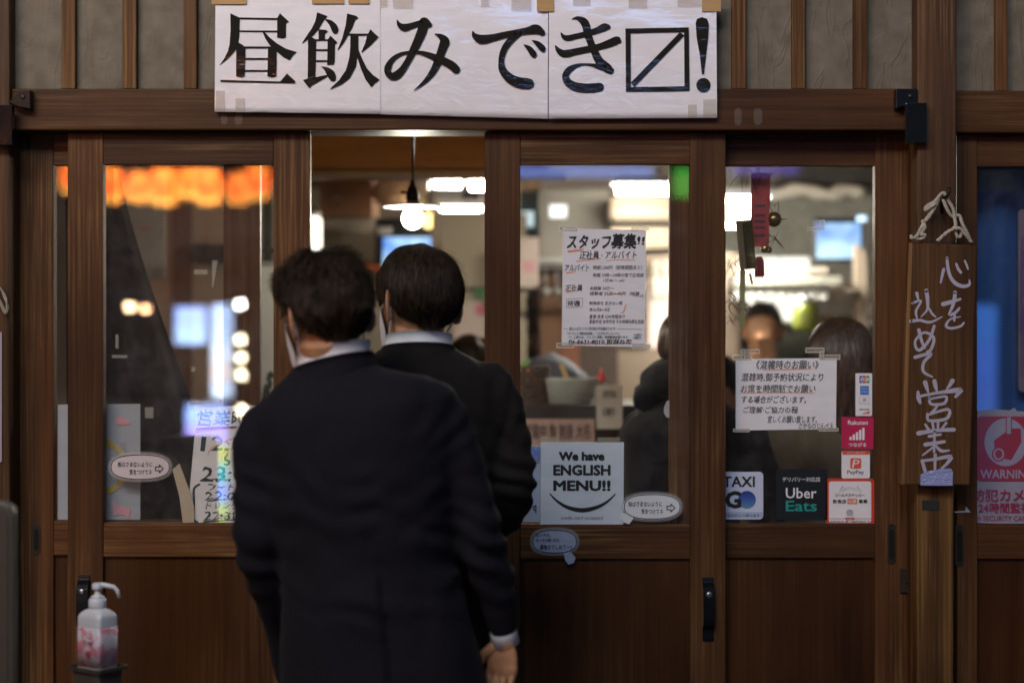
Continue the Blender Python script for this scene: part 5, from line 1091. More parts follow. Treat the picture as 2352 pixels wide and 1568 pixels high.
def head_parts():
    """a head facing +y, centre of the skull at the origin"""
    p = [sphere_mesh((0, 0, .012), (.075, .094, .098), 28, 20), sphere_mesh((0, .028, -.062), (.056, .060, .058), 22, 16), sphere_mesh((0, .055, -.02), (.058, .042, .06), 18, 14),
         sphere_mesh((0, .062, -.100), (.024, .020, .018), 12, 8), sphere_mesh((0, .076, .022), (.048, .018, .014), 14, 8)]
    p += [tube_mesh([(0, .086, .012), (0, .102, -.020), (0, .106, -.030)], [.008, .011, .013], 10), sphere_mesh((0, .107, -.032), .013, 10, 8), sphere_mesh((-.012, .097, -.035), .009, 8, 6), sphere_mesh((.012, .097, -.035), .009, 8, 6)]
    p += [tube_mesh([(-.024, .082, -.062), (0, .092, -.060), (.024, .082, -.062)], [.004, .0075, .004], 8), tube_mesh([(-.02, .081, -.070), (0, .090, -.071), (.02, .081, -.070)], [.004, .008, .004], 8)]
    for s in (-1, 1):
        ex = Matrix.Rotation(s * R(22), 3, 'Z')
        rim = [(s * (.078 + .014 * sin(a)), -.014 + .004 * cos(a) - .014 * sin(a), -.012 + .034 * cos(a)) for a in [R(x) for x in range(-20, 200, 20)]]
        p += [tube_mesh(rim, [.0045] * len(rim), 8), sphere_mesh((s * .082, -.012, -.010), (.006, .017, .029), 12, 10, ex), sphere_mesh((s * .077, -.004, -.040), (.006, .008, .010), 8, 6)]
        p.append(sphere_mesh((s * .031, .079, .002), (.014, .010, .009), 12, 8))
    return p
def hand_parts(side, curl=.7):
    """a hand hanging down -z, palm facing the body; side +1 is the right hand. wrist at the origin"""
    p = [sphere_mesh((0, 0, -.010), (.019, .026, .022), 14, 10), sphere_mesh((0, .002, -.045), (.014, .038, .046), 16, 12), sphere_mesh((0, -.010, -.062), (.013, .028, .028), 14, 10)]
    L = [(.030, .040, .0080), (.011, .046, .0085), (-.008, .043, .0080), (-.027, .034, .0070)]
    for i, (fy, ln, r) in enumerate(L):
        a = Vector((0, fy, -.074)); pts = [Vector((0, fy * .8, -.055)), a]; ang = curl * (.35 + .10 * i)
        for seg, f in ((ln * .95, 1), (ln * .62, 2.1), (ln * .5, 2.9)):
            d = Vector((-side * sin(ang * f), 0, -cos(ang * f))); pts.append(pts[-1] + d * seg)
        vs, fs = tube_mesh(pts, [r * 1.05, r * 1.05, r, r * .9, r * .72], 10); p += [(vs, fs), sphere_mesh(pts[-1], r * .74, 10, 8)] + [sphere_mesh(q, r * 1.02, 10, 8) for q in pts[1:4]]
    pts = [Vector((-side * .006, .022, -.022)), Vector((-side * .014, .043, -.042)), Vector((-side * .020, .050, -.068)), Vector((-side * .024, .046, -.090))]
    vs, fs = tube_mesh(pts, [.013, .011, .0095, .0075], 10); p += [(vs, fs), sphere_mesh(pts[-1], .0076, 10, 8), sphere_mesh(pts[0], .0135, 10, 8), sphere_mesh(pts[2], .0098, 8, 6)]
    return p
def interp(tab, x):
    for (x0, y0), (x1, y1) in zip(tab, tab[1:]):
        if x <= x1: return y0 + (y1 - y0) * max(0, (x - x0)) / (x1 - x0)
    return tab[-1][1]
def hair(root, M, kind, mat, seed, n_str=2600, origin=(0, 0, 0)):
    """hair cap and thousands of narrow locks; M takes head space to the world"""
    rn = random.Random(seed)
    if kind == 'messy': rad = (.093, .106, .116); lim = [(0, 28), (40, 18), (75, 0), (100, 3), (118, -16), (150, -29), (180, -31)]
    elif kind == 'smooth': rad = (.0915, .108, .118); lim = [(0, 30), (40, 12), (75, -6), (100, 0), (115, -18), (150, -29), (180, -31)]
    elif kind == 'short': rad = (.082, .102, .110); lim = [(0, 34), (50, 20), (80, 0), (110, -10), (150, -32), (180, -36)]
    else: rad = (.093, .108, .108); lim = [(0, 30), (40, 14), (60, -60), (90, -78), (180, -82)]
    def surf(az, el, off=0):
        a = abs(((az + 180) % 360) - 180); l = interp(lim, a)
        ce, se = cos(R(el)), sin(R(el))
        if kind == 'bob' and el < -5:
            # hair falls straight below the widest point
            z = -math.tan(R(min(-el, 72))) * .085; x, y, = rad[0], rad[1]
            k = 1 - .10 * min(1, (-z) / .25)
            p = Vector((x * k * sin(R(az)), y * k * cos(R(az)) - .004, z))
            return p + Vector((sin(R(az)), cos(R(az)), 0)) * off
        taper = min(1, max(0, (el - l) / 22)); k = .90 + .10 * taper ** .7
        if el < 0:
            zz_ = -el / 90 * .19; se = -zz_ / rad[2]; f_ = max(0, 1 - (min(zz_, .075) / .078) ** 2.3) ** .5; ce = max(.60, f_); cy_ = max(.76, f_)
        elif kind != 'bob': ce = ce ** .86; se = se ** .92; cy_ = ce
        else: cy_ = ce
        nn = 1 + (.085 if kind == 'messy' else .03) * noise.noise(Vector((sin(R(az)) * ce * 3, cos(R(az)) * ce * 3, se * 3 + seed))) + (.04 if kind == 'messy' else 0) * noise.noise(Vector((az * .05, el * .09, seed * 2.)))
        if kind == 'smooth' and se > .3:   # a parting at the crown, to the right of the middle
            d = abs(az - 172) if ce > .02 else 30
            x = rad[0] * sin(R(az)) * ce; y_ = cos(R(az)) * ce
            nn -= .17 * math.exp(-((x - .026) / .014) ** 2) * max(0, se - .45) * (1 if y_ < .3 else 0)
        return Vector((rad[0] * k * nn * sin(R(az)) * ce, rad[1] * k * nn * cos(R(az)) * cy_, .008 + rad[2] * (nn if se > 0 else 1) * se)) + Vector((sin(R(az)) * ce, cos(R(az)) * ce, se)) * off
    NA, NE = 72, 30; V, Fc = [], []
    for i in range(NE + 1):
        for k in range(NA):
            az = 360 * k / NA; a = abs(((az + 180) % 360) - 180); l = interp(lim, a); el = 90 - (90 - l) * i / NE
            V.append(M @ surf(az, el, -.002))
    for i in range(NE):
        for k in range(NA):
            a, b = i * NA + k, i * NA + (k + 1) % NA; Fc.append((a, b, b + NA, a + NA))
    # inner edge closes the cap on the scalp
    n0 = len(V)
    for k in range(NA):
        az = 360 * k / NA; a = abs(((az + 180) % 360) - 180); V.append(M @ (surf(az, interp(lim, a)) * .86))
    for k in range(NA): Fc.append((NE * NA + k, NE * NA + (k + 1) % NA, n0 + (k + 1) % NA, n0 + k))
    for s in range(n_str):
        az = rn.uniform(0, 360); a = abs(((az + 180) % 360) - 180); l = interp(lim, a); span = 90 - l
        e0 = 90 - span * (rn.random() ** .8) * .95; ln = span * rn.uniform(.25, .5) if kind != 'messy' else span * rn.uniform(.14, .3)
        if kind == 'bob': ln = span * rn.uniform(.4, .8)
        w = rn.uniform(.0006, .0016); drift = rn.uniform(-14, 14) if kind == 'messy' else rn.uniform(-4, 4)
        if kind == 'smooth': drift += 8 * (1 if 150 < az < 210 else 0)
        lift = rn.uniform(.001, .012) if kind == 'messy' else rn.uniform(.0, .0050)
        if kind == 'messy' and e0 > 40: lift = rn.uniform(.004, .022)
        if kind == 'messy' and e0 < 25: lift *= .4
        if rn.random() < (.03 if e0 > 30 else .008): lift += rn.uniform(.006, .016); w *= .5
        seg = 5; q = []
        for i in range(seg + 1):
            t = i / seg; el = max(l - (3 if kind != 'bob' else 1), e0 - ln * t); off = .0008 + lift * (t ** 1.4)
            q.append(M @ surf(az + drift * t / max(.25, cos(R(min(80, abs(el))))), el, off))
        n0 = len(V)
        for i, p in enumerate(q):
            d = (q[min(i + 1, seg)] - q[max(i - 1, 0)]); c = M @ Vector((0, 0, 0)); out = (p - c); side = d.cross(out)
            if side.length < 1e-9: side = Vector((1, 0, 0))
            side = side.normalized() * w * (1 - (i / seg) ** 2 * .85); V += [p - side, p + out.normalized() * w * .5, p + side]
        for i in range(seg):
            a0 = n0 + i * 3; Fc += [(a0, a0 + 1, a0 + 4, a0 + 3), (a0 + 1, a0 + 2, a0 + 5, a0 + 4)]
    return put('hair', V, Fc, mat, root, smooth=True)
def mask(root, M):
    NA, NE = 16, 12; V, Fc = [], []
    for lay in (0, .0015):
        for i in range(NE + 1):
            for k in range(NA + 1):
                t = i / NE; hw = 58 + 24 * sin(pi * min(1, t * .9)); az = R(-hw + 2 * hw * k / NA); z = -.004 - .122 * t
                bul = .012 * sin(pi * min(1, t * 1.1)) * cos(az)
                rx, ry = .074 - .014 * t ** 2, .104 - .006 * t
                pl = .0015 * sin(t * 22)
                V.append(M @ Vector(((rx + .003 + lay) * sin(az), (ry + bul + lay + pl) * cos(az) + .004, z)))
    S_ = (NE + 1) * (NA + 1)
    for i in range(NE):
        for k in range(NA):
            a = i * (NA + 1) + k; f = (a, a + NA + 1, a + NA + 2, a + 1); Fc.append(f); Fc.append(tuple(x + S_ for x in reversed(f)))
    m = put('face_mask', V, Fc, mask_m, root, smooth=True)
    for s in (-1, 1):
        top = (s * .070, .044, -.004); bot = (s * .064, .040, -.096)
        tube('ear_loop', [M @ Vector(p) for p in catmull([top, (s * .077, .012, .014), (s * .083, -.012, .010), (s * .082, -.022, -.018), (s * .075, -.012, -.045), (s * .066, .012, -.074), (s * .060, .040, -.096)], 5)], .0021, mask_m, m, n=6)
    return m
def collar(name, root, c, r0, r1, z0, z1, tilt, mat, th=.003, back_up=.012):
    """a standing band round the neck, higher at the back; open at the front"""
    V, Fc = [], []; n = 44
    for lay in (0, 1):
        for j in range(4):
            t = j / 3
            for k in range(n + 1):
                a = R(-158 + 316 * k / n) - pi / 2      # gap at +y
                r = r0 + (r1 - r0) * t + (th if lay else 0)
                x = r * cos(a) * 1.06; y = r * sin(a); bk = (1 - sin(a)) / 2
                z = z0 + (z1 - z0) * t + bk * back_up * t + tilt[0] * x + tilt[1] * y
                V.append(Vector((c[0] + x, c[1] + y, c[2] + z)))
    S_ = 4 * (n + 1)
    for j in range(3):
        for k in range(n):
            a = j * (n + 1) + k; f = (a, a + 1, a + n + 2, a + n + 1); Fc.append(tuple(x + S_ for x in f)); Fc.append(tuple(reversed(f)))
    for k in range(n):
        a = 3 * (n + 1) + k; Fc.append((a, a + 1, a + 1 + S_, a + S_))
    for k in range(n): Fc.append((k, k + S_, k + 1 + S_, k + 1))
    return put(name, V, Fc, mat, root, smooth=True)
def wrinkle(vs, fs, fields, amp=.0022, sc=9, vent=None):
    """push the skin in and out along its normals; fields = folds across a joint: (centre, axis, radius, wavelength, depth)"""
    me = bpy.data.meshes.new('w'); me.from_pydata(vs, [], fs); me.update()
    nr = [v.normal.copy() for v in me.vertices]; bpy.data.meshes.remove(me); out = []
    for v, n_ in zip(vs, nr):
        d = amp * noise.noise(Vector(v) * sc) + amp * .6 * noise.noise(Vector((v[0] * 22, v[1] * 22, v[2] * 9)))
        for (c, ax, rad, wl_, dep) in fields:
            q = v - c; dd = q.length
            if dd < rad:
                w = (1 - dd / rad) ** 1.2 * (.35 + 1.3 * abs(noise.noise(Vector(v) * 9))); ph = q.dot(ax) / wl_ * 2 * pi + 5.5 * noise.noise(Vector(v) * 8)
                d += dep * w * sin(ph)
        if vent: d += vent(v, n_)
        out.append(v + n_ * d)
    return out
def person(label, loc, hc, yaw, pitch, roll, hairkind, hairmat, torso, arms, clothmat, neck_r=.057, hands=(), legs=None, fields=(), coll=None, vent=None, masked=True, seed=1, coarse=False, group=None, n_str=5200, trouser=None, sleeves=True, cat='person', neck_base=None, hem_open=True, shear=(0, 0)):
    """loc: feet; hc: head centre; all other coordinates relative to loc"""
    root = thing('person', label, cat, loc, group); O = Vector(loc)
    HM = Matrix.Translation(O + Vector(hc)) @ (Matrix.Rotation(R(yaw), 4, 'Z') @ Matrix.Rotation(R(roll), 4, 'Y') @ Matrix.Rotation(R(-pitch), 4, 'X'))
    vx = .009 if coarse else .0045
    nb = Vector(neck_base) if neck_base else Vector((torso[0][1], torso[0][2], torso[0][0]))
    hp = xf(head_parts(), HM)
    hl = Vector(hc)
    neck = [tube_mesh([O + hl + Vector((0, -.022, -.045)), O + (hl + nb) / 2 + Vector((0, -.012, -.02)), O + nb + Vector((0, .0, -.0)), O + nb - Vector((0, 0, .09))], [neck_r * 1.0, neck_r, neck_r * 1.06, neck_r * 1.2], 24)]
    bodyv = remesh(hp + neck, vx, 3)
    # torso, limbs under the clothes belong to the same skin
    lowv = remesh([ring_loft([(z + O.z, cx + O.x, cy + O.y, rx * .8, ry * .8) for (z, cx, cy, rx, ry) in torso])] + sum([xf(limb(p, [r * .7 for r in rr]), Matrix.Translation(O)) for p, rr in arms], []) +
                  (sum([xf(limb(p, [r * .8 for r in rr]), Matrix.Translation(O)) for p, rr in legs], []) if legs else []), .012 if not coarse else .02, 3)
    hv = []
    for (side, M) in hands:
        hv.append(remesh(xf(hand_parts(side), Matrix.Translation(O) @ M), .0022, 2))
    put('body', *merge([bodyv, lowv] + hv), skin_m, root, smooth=True)
    for s in (-1, 1):       # eyes
        e = sphere_mesh(HM @ Vector((s * .031, .0805, .002)), (.0105, .0105, .0105), 12, 8); put('eye', *e, white_plastic, root, smooth=True)
        e = sphere_mesh(HM @ Vector((s * .031, .0885, .002)), (.005, .005, .005), 10, 6); put('iris', *e, black_metal, root, smooth=True)
    hair(root, HM, hairkind, hairmat, seed, n_str)
    if masked: mask(root, HM)
    # jacket
    tv_, tf_ = ring_loft([(z + O.z, cx + O.x, cy + O.y, rx, ry) for (z, cx, cy, rx, ry) in torso])
    tv_ = [(x, y_, z + (x - O.x) * (shear[1] if x > O.x else shear[0]) * min(1, max(0, (z - 1.2) / .22))) for x, y_, z in tv_]
    parts = [(tv_, tf_)]
    for p, rr in arms: parts += xf(limb(p, rr), Matrix.Translation(O))
    vs, fs = remesh(parts, .011 if coarse else .0075, 13 if not coarse else 6)
    vs = wrinkle([Vector(v) for v in vs], fs, [(O + Vector(c), Vector(a).normalized(), r, w, d) for c, a, r, w, d in fields], .0045, 7, (lambda v, n_: vent(v - O, n_)) if vent else None)
    jk = put('jacket', vs, fs, clothmat, root, smooth=True)
    if legs:
        vs, fs = remesh(sum([xf(limb(p, rr), Matrix.Translation(O)) for p, rr in legs], []), .012, 6)
        put('trousers', vs, fs, trouser or clothmat, root, smooth=True)
        for p, rr in legs:
            f = O + Vector(p[-1]); vs, fs = remesh([sphere_mesh((f.x, f.y + .06, .035), (.045, .14, .035), 20, 12), sphere_mesh((f.x, f.y - .02, .05), (.038, .06, .05), 16, 10)], .008, 3)
            vs = [Vector((v[0], v[1], max(v[2], .001))) for v in vs]; put('shoe', vs, fs, black_metal, root, smooth=True)
    return root, HM
def legs_for(x, dz=0.0, spread=.10): return [([(x - spread, 0, .92), (x - spread - .01, .01, .50), (x - spread - .015, -.01, .08)], [.095, .072, .062]), ([(x + spread, 0, .92), (x + spread + .01, .01, .50), (x + spread + .015, -.01, .08)], [.095, .072, .062])]
# ---- nearer man
yn = -.88; kn = F / (CAM_D + yn)
def NL(u, v, dy=0): p = Wp(u, v, yn); return (p.x - XN, dy, p.z)
XN = Wp(822, 784, yn).x
torso = [(1.512, -.056, .012, .066, .058), (1.488, -.046, .006, .098, .074), (1.468, -.030, .0, .140, .088), (1.445, -.014, 0, .178, .102), (1.415, -.002, 0, .202, .116), (1.36, .0, 0, .200, .126), (1.28, .003, 0, .192, .130), (1.20, .010, .0, .180, .126),
         (1.12, .020, .0, .172, .122), (1.02, .034, .0, .184, .130), (.93, .046, 0, .200, .138), (.86, .054, 0, .208, .142), (.82, .058, 0, .210, .144)]
ra = [NL(985, 925), NL(1018, 968, -.005), NL(1076, 1121, -.008), NL(1106, 1243, -.004), NL(1140, 1365, .03), NL(1154, 1452, .055)]
la = [NL(604, 975), NL(594, 1030, 0), NL(592, 1121, -.008), NL(596, 1232, -.012), NL(612, 1350, .045), NL(624, 1445, .10), NL(645, 1585, .15)]
hand_l = NL(652, 1610, .165); hand_r = NL(1158, 1476, .055)
def vent_n(v, n_):
    xl = .045 + (1.15 - v.z) * .10     # slit line, leaning right as it falls
    if v.z < 1.155 and n_.y < -.3:
        k = min(1, (1.155 - v.z) / .08); d = v.x - xl
        if d < 0: return .007 * k * math.exp(d / .10) * (1 if d < -.003 else .6)
        return -.006 * k * math.exp(-d / .05)
    if n_.y < -.3 and 1.155 <= v.z < 1.46: return -.0012 * math.exp(-((v.x - .03) / .006) ** 2)
    return 0
fld = [(ra[3], (.3, 0, 1), .19, .05, .011), (la[3], (.3, 0, 1), .19, .055, .012), (ra[1], (1, 0, -.6), .15, .045, .006), (la[1], (-1, 0, -.6), .13, .06, .0012), ((.02, -.1, 1.14), (.25, 0, 1), .22, .085, .008), ((-.12, -.1, 1.30), (.8, 0, .5), .16, .07, .005), ((.15, -.1, 1.28), (-.9, 0, .5), .16, .07, .006), ((.10, -.1, 1.38), (-1, 0, 1), .14, .07, .0012)]
p1, HM1 = person('man in a navy black suit and white mask with tousled hair, nearest the camera', (XN, yn, 0), (Wp(748, 722, yn).x - XN, .012, Wp(748, 722, yn).z), 32, 8, -5, 'messy', hair_m, torso,
                 [(ra, [.046, .055, .046, .049, .039, .031]), (la, [.046, .055, .047, .051, .042, .034, .028])], suit1, hands=((1, Matrix.Translation(hand_r) @ Matrix.Rotation(R(4), 4, 'Y') @ Matrix.Rotation(R(60), 4, 'Z') @ Matrix.Scale(.95, 4)), (-1, Matrix.Translation(hand_l) @ Matrix.Rotation(R(-10), 4, 'Y') @ Matrix.Rotation(R(30), 4, 'X'))),
                 legs=legs_for(.05), fields=fld, vent=vent_n, shear=(.06, .17), seed=11, neck_base=(-.056, .012, 1.49))
O1 = Vector(p1.location)
cN = O1 + Vector((-.050, .010, 1.50))
collar('shirt_collar', p1, cN, .063, .067, -.030, .030, (.22, -.05), shirt_m)
collar('jacket_collar', p1, cN + Vector((0, 0, -.004)), .083, .070, -.032, .010, (.22, -.05), suit1, .006)
def cuff(root, a, b, r, mat):
    a, b = Vector(a), Vector(b); vs, fs = tube_mesh([a, b], [r, r * 1.04], 24, False); v2, f2 = tube_mesh([a, b], [r - .002, r * 1.04 - .002], 24, False); f2 = [tuple(reversed(f)) for f in f2]
    n = len(vs); V, Fc = merge([(vs, fs), (v2, f2)]); Fc += [(24 + k, 24 + (k + 1) % 24, n + 24 + (k + 1) % 24, n + 24 + k) for k in range(24)]
    return put('shirt_cuff', V, Fc, mat, root, smooth=True)
d = (Vector(ra[5]) - Vector(ra[4])).normalized(); e = O1 + Vector(ra[5])
cuff(p1, e + d * .005, e + d * .034, .0275, shirt_m)
0 and cuff(p1, O1 + Vector(la[6]) - Vector((0, 0, .0)), O1 + Vector(la[6]) + Vector((.005, .012, -.036)), .027, shirt_m)
# ---- farther man
yf = -.55
XF = Wp(962, 784, yf).x
def FL(u, v, dy=0): p = Wp(u, v, yf); return (p.x - XF, dy, p.z)
torso = [(1.548, -.002, .012, .062, .056), (1.530, -.002, .008, .088, .070), (1.512, 0, .004, .120, .084), (1.492, 0, 0, .158, .098), (1.468, 0, 0, .184, .110), (1.43, 0, 0, .196, .120), (1.36, 0, 0, .194, .128), (1.26, 0, 0, .184, .128), (1.16, 0, 0, .172, .122),
         (1.06, 0, 0, .178, .126), (.96, 0, 0, .190, .132), (.88, 0, 0, .196, .136), (.85, 0, 0, .197, .136)]
ra = [FL(1124, 880), FL(1142, 925, -.004), FL(1168, 1010, -.012), FL(1178, 1110, -.03), FL(1160, 1185, .05), FL(1120, 1225, .15), FL(1085, 1238, .21)]
la = [(-.155, 0, 1.458), (-.172, -.004, 1.41), (-.20, -.012, 1.30), (-.222, -.02, 1.20), (-.215, .03, 1.08), (-.195, .09, .97)]
fld = [(ra[3], (.1, .2, 1), .20, .050, .010), (ra[1], (1, 0, -.5), .14, .045, .006), (la[3], (.3, 0, 1), .17, .05, .005), ((.06, -.1, 1.42), (.8, 0, 1), .16, .06, .003)]
p2, HM2 = person('man in a charcoal suit and white mask with smooth round hair, standing in the doorway', (XF, yf, 0), (0, .010, Wp(0, 694, yf).z), 30, 5, 3, 'smooth', hair_m, torso, [(ra, [.050, .056, .048, .052, .046, .036, .030]), (la, [.050, .055, .047, .050, .040, .030])], suit2,
                 hands=((1, Matrix.Translation(Vector(ra[6]) + Vector((-.03, .03, 0))) @ Matrix.Rotation(R(60), 4, 'Y') @ Matrix.Rotation(R(60), 4, 'X')), (-1, Matrix.Translation(Vector(la[5]) + Vector((.006, .02, -.04))) @ Matrix.Rotation(R(-6), 4, 'Y'))), legs=legs_for(0), fields=fld, seed=23, n_str=6500)
O2 = Vector(p2.location)
cF = O2 + Vector((-.002, .010, 1.535))
collar('shirt_collar', p2, cF, .067, .067, -.020, .022, (.02, -.06), shirt_m)
collar('jacket_collar', p2, cF + Vector((0, 0, -.004)), .094, .068, -.036, .002, (.02, -.06), suit2, .006)
# ---- customers inside, out of focus
def seated(label, u, v, y, yaw, hairkind, hmat, cmat, wid=.19, masked=False, seed=5, n_str=500, shoulder=.20, lean=0):
    c = Wp(u, v, y); zz = c.z
    T = [(zz - .125, 0, lean, .06, .055), (zz - .155, 0, lean, .10, .08), (zz - .185, 0, lean, shoulder * .85, .105), (zz - .23, 0, lean, shoulder, .125), (zz - .34, 0, lean * .7, shoulder * .98, .14), (zz - .5, 0, 0, shoulder * .92, .15), (zz - .66, 0, 0, shoulder, .16), (zz - .72, 0, 0, shoulder, .16)]
    A = [([(s * shoulder * .86, lean, zz - .225), (s * (shoulder + .03), 0, zz - .38), (s * (shoulder + .035), -.0, zz - .52), (s * shoulder * .8, .14, zz - .56), (s * shoulder * .5, .26, zz - .52)], [.058, .054, .052, .045, .036]) for s in (-1, 1)]
    r = Matrix.Rotation(R(yaw), 3, 'Z')
    rt = lambda p: tuple(r @ Vector(p))
    A = [([rt(p) for p in P], q) for P, q in A]
    L_ = [([rt((s * .09, 0, zz - .74)), rt((s * .11, .38, zz - .74)), rt((s * .11, .42, (zz - .74) * .5)), rt((s * .11, .40, .08))], [.09, .075, .06, .05]) for s in (-1, 1)]
    return person(label, (c.x, y, 0), (0, lean * 1.2, zz), yaw, 4, 0, hairkind, hmat, T, A, cmat, masked=masked, seed=seed, coarse=True, n_str=n_str, group=None, legs=L_, trouser=dark_m)
coat_m = cloth('olive_coat', (.13, .105, .065), bump=.7); hood_m = cloth('black_hooded_jacket', (.012, .010, .011), bump=.4); dk = cloth('dark_jacket', (.03, .027, .028)); whitecoat = cloth('white_cook_coat', (.85, .85, .80))
p3, HM3 = seated('seated woman with brown bobbed hair and olive coat behind the right door glass', 1932, 822, .52, 4, 'bob', hair2_m, coat_m, seed=31, n_str=2600, shoulder=.205)
p4, HM4 = seated('seated person in a black hooded jacket behind the right edge of the poster door glass', 1590, 806, .60, -38, 'smooth', hair2_m, hood_m, seed=37, shoulder=.205)
# the hood lying on the back
O4 = Vector(p4.location); zz = Wp(0, 800, .6).z
vs, fs = remesh([sphere_mesh((O4.x - .03, O4.y - .02, zz - .085), (.125, .11, .062), 24, 14), sphere_mesh((O4.x - .02, O4.y - .09, zz - .20), (.08, .06, .06), 20, 12), tube_mesh([(O4.x - .13, O4.y - .02, zz - .15), (O4.x - .14, O4.y + .03, zz - .13), (O4.x - .08, O4.y + .09, zz - .14)], [.04, .035, .03], 12)], .01, 4)
put('hood', wrinkle([Vector(v) for v in vs], fs, [], .005, 18), fs, hood_m, p4, smooth=True)
p5, HM5 = seated('customer facing the street with flushed face, blurred beside the hanging charm', 1752, 756, 3.0, 165, 'short', hair2_m, dk, seed=41)
p6, HM6 = seated('cook in white coat behind the brown haired woman', 1912, 752, 3.1, 176, 'short', hair_m, whitecoat, seed=43)
# the cook's cap
hc = HM6 @ Vector((0, 0, .10)); vs, fs = lathe_mesh(tuple(hc), [(.095, -.05), (.10, -.01), (.108, .03), (.09, .06), (.05, .07)], 24); put('cap', vs, fs, whitecoat, p6, smooth=True)
p7, HM7 = seated('dark haired customer low behind the second man\'s shoulder', 1085, 850, 1.7, 12, 'smooth', hair_m, dk, seed=47)
p8, HM8 = seated('customer in a dark jacket at the left edge of the right door glass', 1640, 905, .85, -60, 'short', hair_m, dk, seed=53, shoulder=.17)
# stools under the seated customers
stool_m = plain('black_stool', (.03, .025, .02), .5)
for (pp, lb) in ((p3, 'round stool under the woman in the olive coat'), (p4, 'round stool under the person in the black hooded jacket'), (p5, 'round stool under the customer facing the street'), (p6, 'round stool under the cook in white'), (p7, 'round stool under the low dark haired customer'), (p8, 'round stool under the customer in a dark jacket')):
    zt = {p3: Wp(0, 822, .52).z, p4: Wp(0, 800, .6).z, p5: Wp(0, 756, 3.0).z, p6: Wp(0, 752, 3.1).z, p7: Wp(0, 850, 1.7).z, p8: Wp(0, 905, .85).z}[pp] - .84
    st = thing('stool', lb, 'stool', (pp.location.x, pp.location.y, .03), 'stools under the customers')
    lathe('seat', (pp.location.x, pp.location.y, zt - .04), [(.15, 0), (.16, .01), (.16, .03), (.15, .04)], stool_m, st)
    for a in (45, 135, 225, 315): tube('leg', [(pp.location.x + .1 * cos(R(a)), pp.location.y + .1 * sin(R(a)), zt - .04), (pp.location.x + .17 * cos(R(a)), pp.location.y + .17 * sin(R(a)), .03)], .012, stool_m, st, n=8)
# ================================================================ sanitiser bottle on its stand
yb = -.70; kb = (yb + CAM_D) / F
cb = Wp(224, 1533, yb); rz = R(-35)
sb = thing('sanitiser_bottle', 'white pump bottle of hand sanitiser with pink flowered label on its stand', 'bottle', tuple(cb))
M_ = Matrix.Translation(cb) @ Matrix.Rotation(rz, 4, 'Z')
def sq(w, d, z, r=.008, n=6):
    out = []
    for cx, cy, a0 in ((w / 2 - r, d / 2 - r, 0), (-w / 2 + r, d / 2 - r, 90), (-w / 2 + r, -d / 2 + r, 180), (w / 2 - r, -d / 2 + r, 270)):
        for i in range(n): a = R(a0 + 90 * i / (n - 1)); out.append((cx + r * cos(a), cy + r * sin(a), z))
    return out
def sqloft(rings, M):
    V, Fc = [], []; n = 24
    for r in rings: V += [M @ Vector(p) for p in r]
    for i in range(len(rings) - 1):
        for k in range(n): a, b = i * n + k, i * n + (k + 1) % n; Fc.append((a, b, b + n, a + n))
    Fc.append(tuple(range(n - 1, -1, -1))); Fc.append(tuple(range((len(rings) - 1) * n, len(rings) * n)))
    return V, Fc
h = 116 * kb
body = [sq(.066, .050, 0), sq(.070, .054, .003), sq(.070, .054, h), sq(.069, .053, h + .005, .010), sq(.064, .049, h + .011, .014), sq(.050, .042, h + .016, .016), sq(.036, .034, h + .0185, .0155), sq(.032, .032, h + .022, .0145)]
o = put('bottle_body', *sqloft(body, M_), white_plastic, sb, smooth=True)
lab_m, t_, b_ = new_mat('flowered_label'); N, L = t_.nodes, t_.links
co = N.new('ShaderNodeTexCoord'); vo = N.new('ShaderNodeTexNoise'); vo.inputs['Scale'].default_value = 45; vo.inputs['Detail'].default_value = 2; L.new(co.outputs['Object'], vo.inputs['Vector'])
cr = N.new('ShaderNodeValToRGB'); cr.color_ramp.elements[0].position = .44; cr.color_ramp.elements[0].color = (.62, .24, .30, 1); cr.color_ramp.elements[1].position = .52; cr.color_ramp.elements[1].color = (.60, .56, .62, 1); L.new(vo.outputs[0], cr.inputs[0]); L.new(cr.outputs[0], b_.inputs['Base Color']); b_.inputs['Roughness'].default_value = .35
put('label', *sqloft([sq(.0712, .0552, .006), sq(.0712, .0552, h - .018)], M_), lab_m, sb, smooth=True)
def blabel(s, x0, x1, z0, z1, mat, bold=0):
    vs, fs = glyphs(s, bold); V = [M_ @ Vector((x0 + x * (x1 - x0), -.0280, z0 + z * (z1 - z0))) for x, z, _q in vs]; put('lettering', V, fs, mat, sb)
grey_ink = plain('grey_ink', (.10, .09, .10), .6)
blabel('N.star', -.010, .018, .052, .062, grey_ink, .02); blabel('手指消毒用', -.004, .012, .065, .069, grey_ink); blabel('アルコール', -.032, -.016, .080, .086, grey_ink, .02)
blabel('e', -.004, .012, .024, .040, flatcol('label_red', (.65, .06, .12)), .03)
side_ink = [[(0.0358, -.018 + .0, z), (0.0358, .014, z), (0.0358, .014, z + .0016), (0.0358, -.018, z + .0016)] for z in [.016 + i * .0055 for i in range(13)]]
V, Fc = [], []
for q in side_ink: n = len(V); V += [M_ @ Vector(p) for p in q]; Fc.append((n, n + 1, n + 2, n + 3))
put('small_print', V, Fc, plain('lilac_print', (.28, .24, .30), .6), sb)
zc = h + .022
parts = [lathe_mesh((0, 0, zc - .002), [(.0175, 0), (.0185, .002), (.0185, .018), (.0155, .021)], 28), lathe_mesh((0, 0, zc + .019), [(.0135, 0), (.0135, .004), (.006, .007), (.0052, .022)], 20)]
put('pump_collar', *merge(xf(parts, M_)), white_plastic, sb, smooth=True)
hz = zc + .041
tip = [(0, 0, hz + .004), (.012, 0, hz + .005), (.034, 0, hz + .001), (.041, 0, hz - .006), (.046, 0, hz - .022)]
